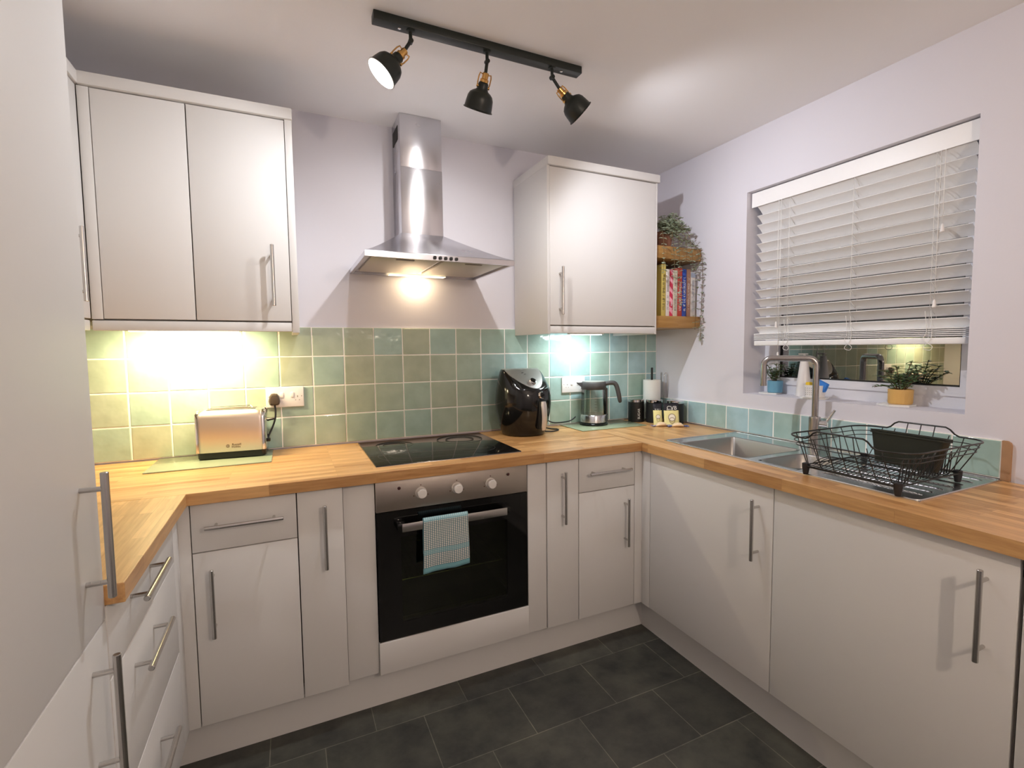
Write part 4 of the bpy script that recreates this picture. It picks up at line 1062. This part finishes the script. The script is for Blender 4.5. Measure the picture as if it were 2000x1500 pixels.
def leaf(mb, p, d, up, L, W, curl=.15):
    p, d = V3(p), V3(d).normalized(); s_ = d.cross(V3(up)); s_ = s_.normalized() if s_.length > 1e-4 else d.orthogonal().normalized(); n = s_.cross(d)
    rows = [(0, .12), (.25, .75), (.55, 1), (.82, .7), (1, .06)]
    R = []
    for t, w_ in rows:
        c = p + d * L * t - n * curl * L * t * t
        R.append([c - s_ * W * .5 * w_ + n * .12 * W * w_, c - n * .0004, c + s_ * W * .5 * w_ + n * .12 * W * w_, c + n * .0006])
    mb.rings(R)
rg = random.Random(5)
r = thing('trailing_plant', 'trailing grey-green eucalyptus plant in a pot on the upper shelf', 'potted plant', (1.60, -.20, 1.848))
b = MB(r.location); b.lathe([(.034, 0), (.045, .08), (.048, .085), (.048, .095), (.043, .095), (.041, .085)], (1.59, -.25, 1.848), seg=28); b.build('pot', pm('terracotta_pot', s2l(150, 105, 85), .7), r)
b = MB(r.location); b.lathe([(.042, .082), (.0005, .086)], (1.59, -.25, 1.848), seg=20); b.build('soil', M_SOIL, r)
fol = MB(r.location); stm = MB(r.location)
def strand(P, n, L0, L1):
    P = catmull(P, 8); stm.tube(P, .0012, 5)
    tot = len(P) - 1
    for k in range(n):
        t = (k + .5) / n * tot; i = int(t); p = P[i].lerp(P[min(i + 1, tot)], t - i)
        base = rg.uniform(0, 2 * PI)
        for q in range(2):
            a = base + q * PI; d = V3((math.cos(a), math.sin(a), rg.uniform(-.3, .5)))
            leaf(fol, p, d, (0, 0, 1), rg.uniform(L0, L1), rg.uniform(.013, .019), .25)
c0 = V3((1.59, -.26, 1.925))
for k in range(70):
    a = rg.uniform(0, 2 * PI); rad = rg.uniform(.02, .135); hgt = rg.uniform(-.03, .125) * (1.1 - rad / .19)
    tip = c0 + V3((math.cos(a) * rad * 1.0, -abs(math.sin(a)) * rad * .75 + math.sin(a) * .03, hgt))
    tip.x = min(tip.x, XR - .02); tip.x = max(tip.x, 1.455)
    strand([c0 + V3((0, 0, -.02)), c0.lerp(tip, .5) + V3((0, 0, .02)), tip], 8, .017, .027)
for P, n in (([(1.60, -.22, 1.95), (1.50, -.34, 1.93), (1.478, -.378, 1.84), (1.475, -.382, 1.76), (1.462, -.39, 1.70)], 14),
             ([(1.60, -.22, 1.95), (1.55, -.35, 1.93), (1.540, -.380, 1.84), (1.545, -.384, 1.74), (1.548, -.384, 1.68)], 16),
             ([(1.60, -.22, 1.95), (1.58, -.36, 1.92), (1.575, -.382, 1.84), (1.580, -.385, 1.72), (1.583, -.384, 1.60), (1.585, -.384, 1.54)], 24),
             ([(1.60, -.22, 1.95), (1.62, -.36, 1.92), (1.625, -.382, 1.84), (1.62, -.385, 1.77)], 14),
             ([(1.60, -.22, 1.95), (1.64, -.36, 1.93), (1.66, -.382, 1.84), (1.665, -.385, 1.76), (1.68, -.385, 1.73)], 14),
             ([(1.60, -.22, 1.95), (1.67, -.33, 1.90), (1.70, -.382, 1.83), (1.70, -.388, 1.70), (1.692, -.386, 1.55), (1.688, -.384, 1.42)], 20),
             ([(1.60, -.22, 1.95), (1.69, -.30, 1.90), (1.725, -.378, 1.83), (1.737, -.386, 1.70), (1.733, -.384, 1.55), (1.735, -.380, 1.42), (1.733, -.378, 1.365)], 28)):
    strand(P, n, .016, .024)
fol.build('foliage', M_LEAFE, r, normals=False); stm.build('stems', M_STEM, r, normals=False)

# ------------------------------------------------------------------ venetian blind
r = thing('venetian_blind', 'white wooden venetian blind pulled part way down the window', 'blind', (1.79, -1.09, 2.06))
BY_0, BY_1 = -1.530, -.656
b = MB(r.location)
vp = [(0, 0), (0, .066), (.003, .068), (.008, .068), (.008, .002), (.006, 0)]
b.rings([[(1.774 + p[0], y, 1.991 + p[1]) for p in vp] for y in (BY_0, BY_1)]); b.build('valance', M_BLIND, r)
b = MB(r.location); b.box(1.784, 1.84, BY_0 + .01, BY_1 - .01, 2.02, 2.058); b.build('headrail', M_BLIND, r)
ta = math.radians(42)
b = MB(); hw = .025; n = 6
top = []; bot = []
for i in range(n + 1):
    u = -hw + 2 * hw * i / n; cv = .0025 * (1 - (u / hw) ** 2)
    top.append((u, cv + .0014)); bot.append((u, cv - .0014))
pp = top + bot[::-1]
b.rings([[(u * math.cos(ta) + v * math.sin(ta), y, -u * math.sin(ta) + v * math.cos(ta)) for u, v in pp] for y in (BY_0 + .012 + 1.093, BY_1 - .026 + 1.093)])
s0 = b.build('slat', M_BLIND, r); s0.location = (1.801 - 1.79, -1.093 + 1.09, 1.975 - 2.06)
for i in range(1, 14):
    s = s0.copy(); COL.objects.link(s); s.parent = r; s.location = (1.801 - 1.79, -1.093 + 1.09, 1.975 - .0438 * i - 2.06)
b = MB()
b.rings([[(u, y, v) for u, v in pp] for y in (BY_0 + .012 + 1.093, BY_1 - .026 + 1.093)]); f0 = b.build('slat', M_BLIND, r); f0.location = (.011, -.003, 1.388 - 2.06)
for z in (1.3815, 1.375, 1.3685, 1.362):
    s = f0.copy(); COL.objects.link(s); s.parent = r; s.location = (.011, -.003, z - 2.06)
b = MB(r.location); b.box(1.776, 1.826, BY_0 + .012, BY_1 - .026, 1.333, 1.356, .004, 3); b.build('bottom_rail', M_BLIND, r)
for y in (-.855, -1.133, -1.410):
    b = MB(r.location)
    for xx in (1.7785, 1.8235): b.tube([(xx, y, 2.02), (xx, y, 1.345)], .0009, 5)
    for i in range(14): z = 1.975 - .0438 * i; b.tube([(1.7795, y, z + .0145), (1.8225, y, z - .0175)], .0007, 4)
    b.tube(catmull([(1.7745, y + .012, 1.45), (1.7735, y + .004, 1.38), (1.7725, y + .014, 1.352), (1.7725, y, 1.338), (1.7725, y - .016, 1.325), (1.7725, y - .008, 1.312), (1.7725, y + .012, 1.322), (1.7735, y - .012, 1.36), (1.7745, y - .006, 1.45)], 5), .0011, 5)
    b.build('ladder_cord', M_CORD, r, normals=False)
for y, zs in ((-.812, (1.415, 1.275)), (-1.432, (1.715, 1.46))):
    for k, z in enumerate(zs):
        yy = y + (.014 if k == 0 else -.012) * (1 if y > -1 else -1) * .5
        b = MB(r.location); b.tube([(1.7720, yy, 1.99), (1.7720, yy, z + .02)], .0011, 5); c = b.build('pull_cord', M_CORD, r, normals=False)
        b = MB(r.location); b.lathe([(.002, .028), (.004, .024), (.0055, .010), (.0065, .002), (.005, 0)], (1.7720, yy, z), seg=14); b.build('tassel', M_WHITEP, c)

# ------------------------------------------------------------------ window sill things
ZS = WZ0
def hexcoaster(x, y, rad, rot, label):
    b = MB(); b.rings([[(rad * k * math.cos(rot + i * PI / 3), rad * k * math.sin(rot + i * PI / 3), z) for i in range(6)] for k, z in ((1, .0004), (1, .0062), (.985, .007))])
    o = b.build('marble_coaster', M_MARBLE, smooth=False); o.location = (x, y, ZS); return tag(o, label, 'coaster')
hexcoaster(1.845, -.725, .050, .2, 'hexagonal marble coaster under the blue plant pot')
hexcoaster(1.830, -1.29, .062, .1, 'hexagonal marble coaster under the mustard plant pot')
hexcoaster(1.812, -.975, .058, .35, 'hexagonal marble coaster beneath the white sponge holder')
def succulent(nm_, x, y, prof, ribs, mat, label, spots, seed, red=0):
    r = thing(nm_, label, 'potted plant', (x, y, ZS + .0072)); rg = random.Random(seed)
    b = MB(); R = []
    for rad, z in prof:
        R.append([((rad - (.0028 if (ribs and .004 < z < .034 and i % 3 == 0) else 0)) * math.cos(2 * PI * i / 60), (rad - (.0028 if (ribs and .004 < z < .034 and i % 3 == 0) else 0)) * math.sin(2 * PI * i / 60), z) for i in range(60)])
    b.rings(R); b.build('pot', mat, r, ang=40)
    top = prof[-1]; b = MB(); b.lathe([(top[0] - .0005, top[1] - .004), (.0005, top[1] + .001)], seg=24); b.build('soil', M_SOIL, r)
    f = MB(); s = MB()
    for (dx, dy, dz) in spots:
        base = V3((dx * .12, dy * .12, top[1] - .004)); tip = V3((dx, dy, top[1] + dz)); mid = base.lerp(tip, .5) + V3((0, 0, .012))
        P = catmull([base, mid, tip], 6); s.tube(P, .0016, 6)
        for k in range(6):
            t = (k + 2) / 8 * (len(P) - 1); i = int(t); p = P[i].lerp(P[min(i + 1, len(P) - 1)], t - i); ph = rg.uniform(0, 6.28)
            for q in range(3):
                a = ph + q * 2.1; leaf(f, p, (math.cos(a), math.sin(a), rg.uniform(.0, .7)), (0, 0, 1), rg.uniform(.016, .028), rg.uniform(.010, .016), .25)
    f.build('foliage', M_LEAFG, r, normals=False); s.build('stems', M_STEM, r, normals=False)
    return r
succulent('potted_succulent', 1.858, -.742, [(.030, 0), (.033, .003), (.0345, .05), (.0345, .057), (.031, .057), (.030, .052)], False, M_BLUEPOT,
          'leafy plant in a small blue pot on the left of the window sill', [(0, -.01, .05), (-.02, .02, .06), (.0, .05, .085), (-.01, .062, .05), (.02, -.02, .08), (-.02, -.03, .055), (.01, .02, .04), (-.01, -.015, .09)], 3)
succulent('potted_succulent', 1.846, -1.295, [(.036, 0), (.0385, .003), (.0395, .006), (.0400, .034), (.0405, .052), (.0400, .056), (.037, .056), (.036, .050)], True, M_YELPOT,
          'jade plant in a ribbed mustard pot on the right of the window sill', [(-.02, .07, .055), (-.03, .05, .08), (0, .02, .095), (-.02, -.01, .06), (0, -.04, .08), (.01, -.07, .095), (-.02, -.055, .05), (.015, .03, .06), (-.03, .03, .04), (-.02, .085, .01), (.01, -.03, .115), (-.01, -.09, .07)], 9)
r = thing('soap_bottle', 'white conical pump bottle on the window sill behind the tap', 'bottle', (1.846, -.898, ZS + .0006))
b = MB(); b.lathe([(.030, 0), (.032, .003), (.031, .02), (.025, .09), (.0185, .145), (.0165, .158), (.0165, .170), (.012, .172)], seg=32); b.build('bottle_body', M_WHITEP, r)
b = MB(); b.lathe([(.0135, .1722), (.0135, .182), (.005, .184), (.005, .190)], seg=20); b.box(-.012, .012, -.012, .024, .190, .196, .003); b.build('pump_head', M_WHITEP, r)
r = thing('sponge_holder', 'white perforated sponge holder on the window sill behind the tap', 'sponge holder', (1.815, -.975, ZS + .0072))
b = MB(); 
def hr(k, z): return rr(-.026 * k, .026 * k, -.042 * k, .042 * k, .015, z, 4)
b.rings([hr(.86, 0), hr(1, .05), hr(1, .052), hr(.93, .052), hr(.80, .004)]); b.build('cup', M_WHITEP, r, ang=50)
b = MB()
for a in range(5):
    for c in range(4):
        z = .010 + c * .0095; k = .86 + .14 * z / .05
        b.cyl((-.026 * k - .0004, .028 - a * .009, z), (-.026 * k + .002, .028 - a * .009, z), .0019, seg=8)
b.build('drain_holes', M_GAP, r)
r = thing('sponge', 'bright blue scouring pad tilted in the sponge holder', 'sponge', (1.815, -.995, ZS + .052))
b = MB(); b.box(-.010, .010, -.030, .024, -.012, .028, .004, rot=Matrix.Rotation(math.radians(24), 3, 'X'), piv=(0, 0, 0)); b.build('pad', M_BLUES, r)
r = thing('sponge', 'small yellow sponge in the holder beside the white bottle', 'sponge', (1.812, -.948, ZS + .045))
b = MB(); b.box(-.012, .012, -.010, .010, -.02, .026, .004); b.build('pad', M_YELS, r)
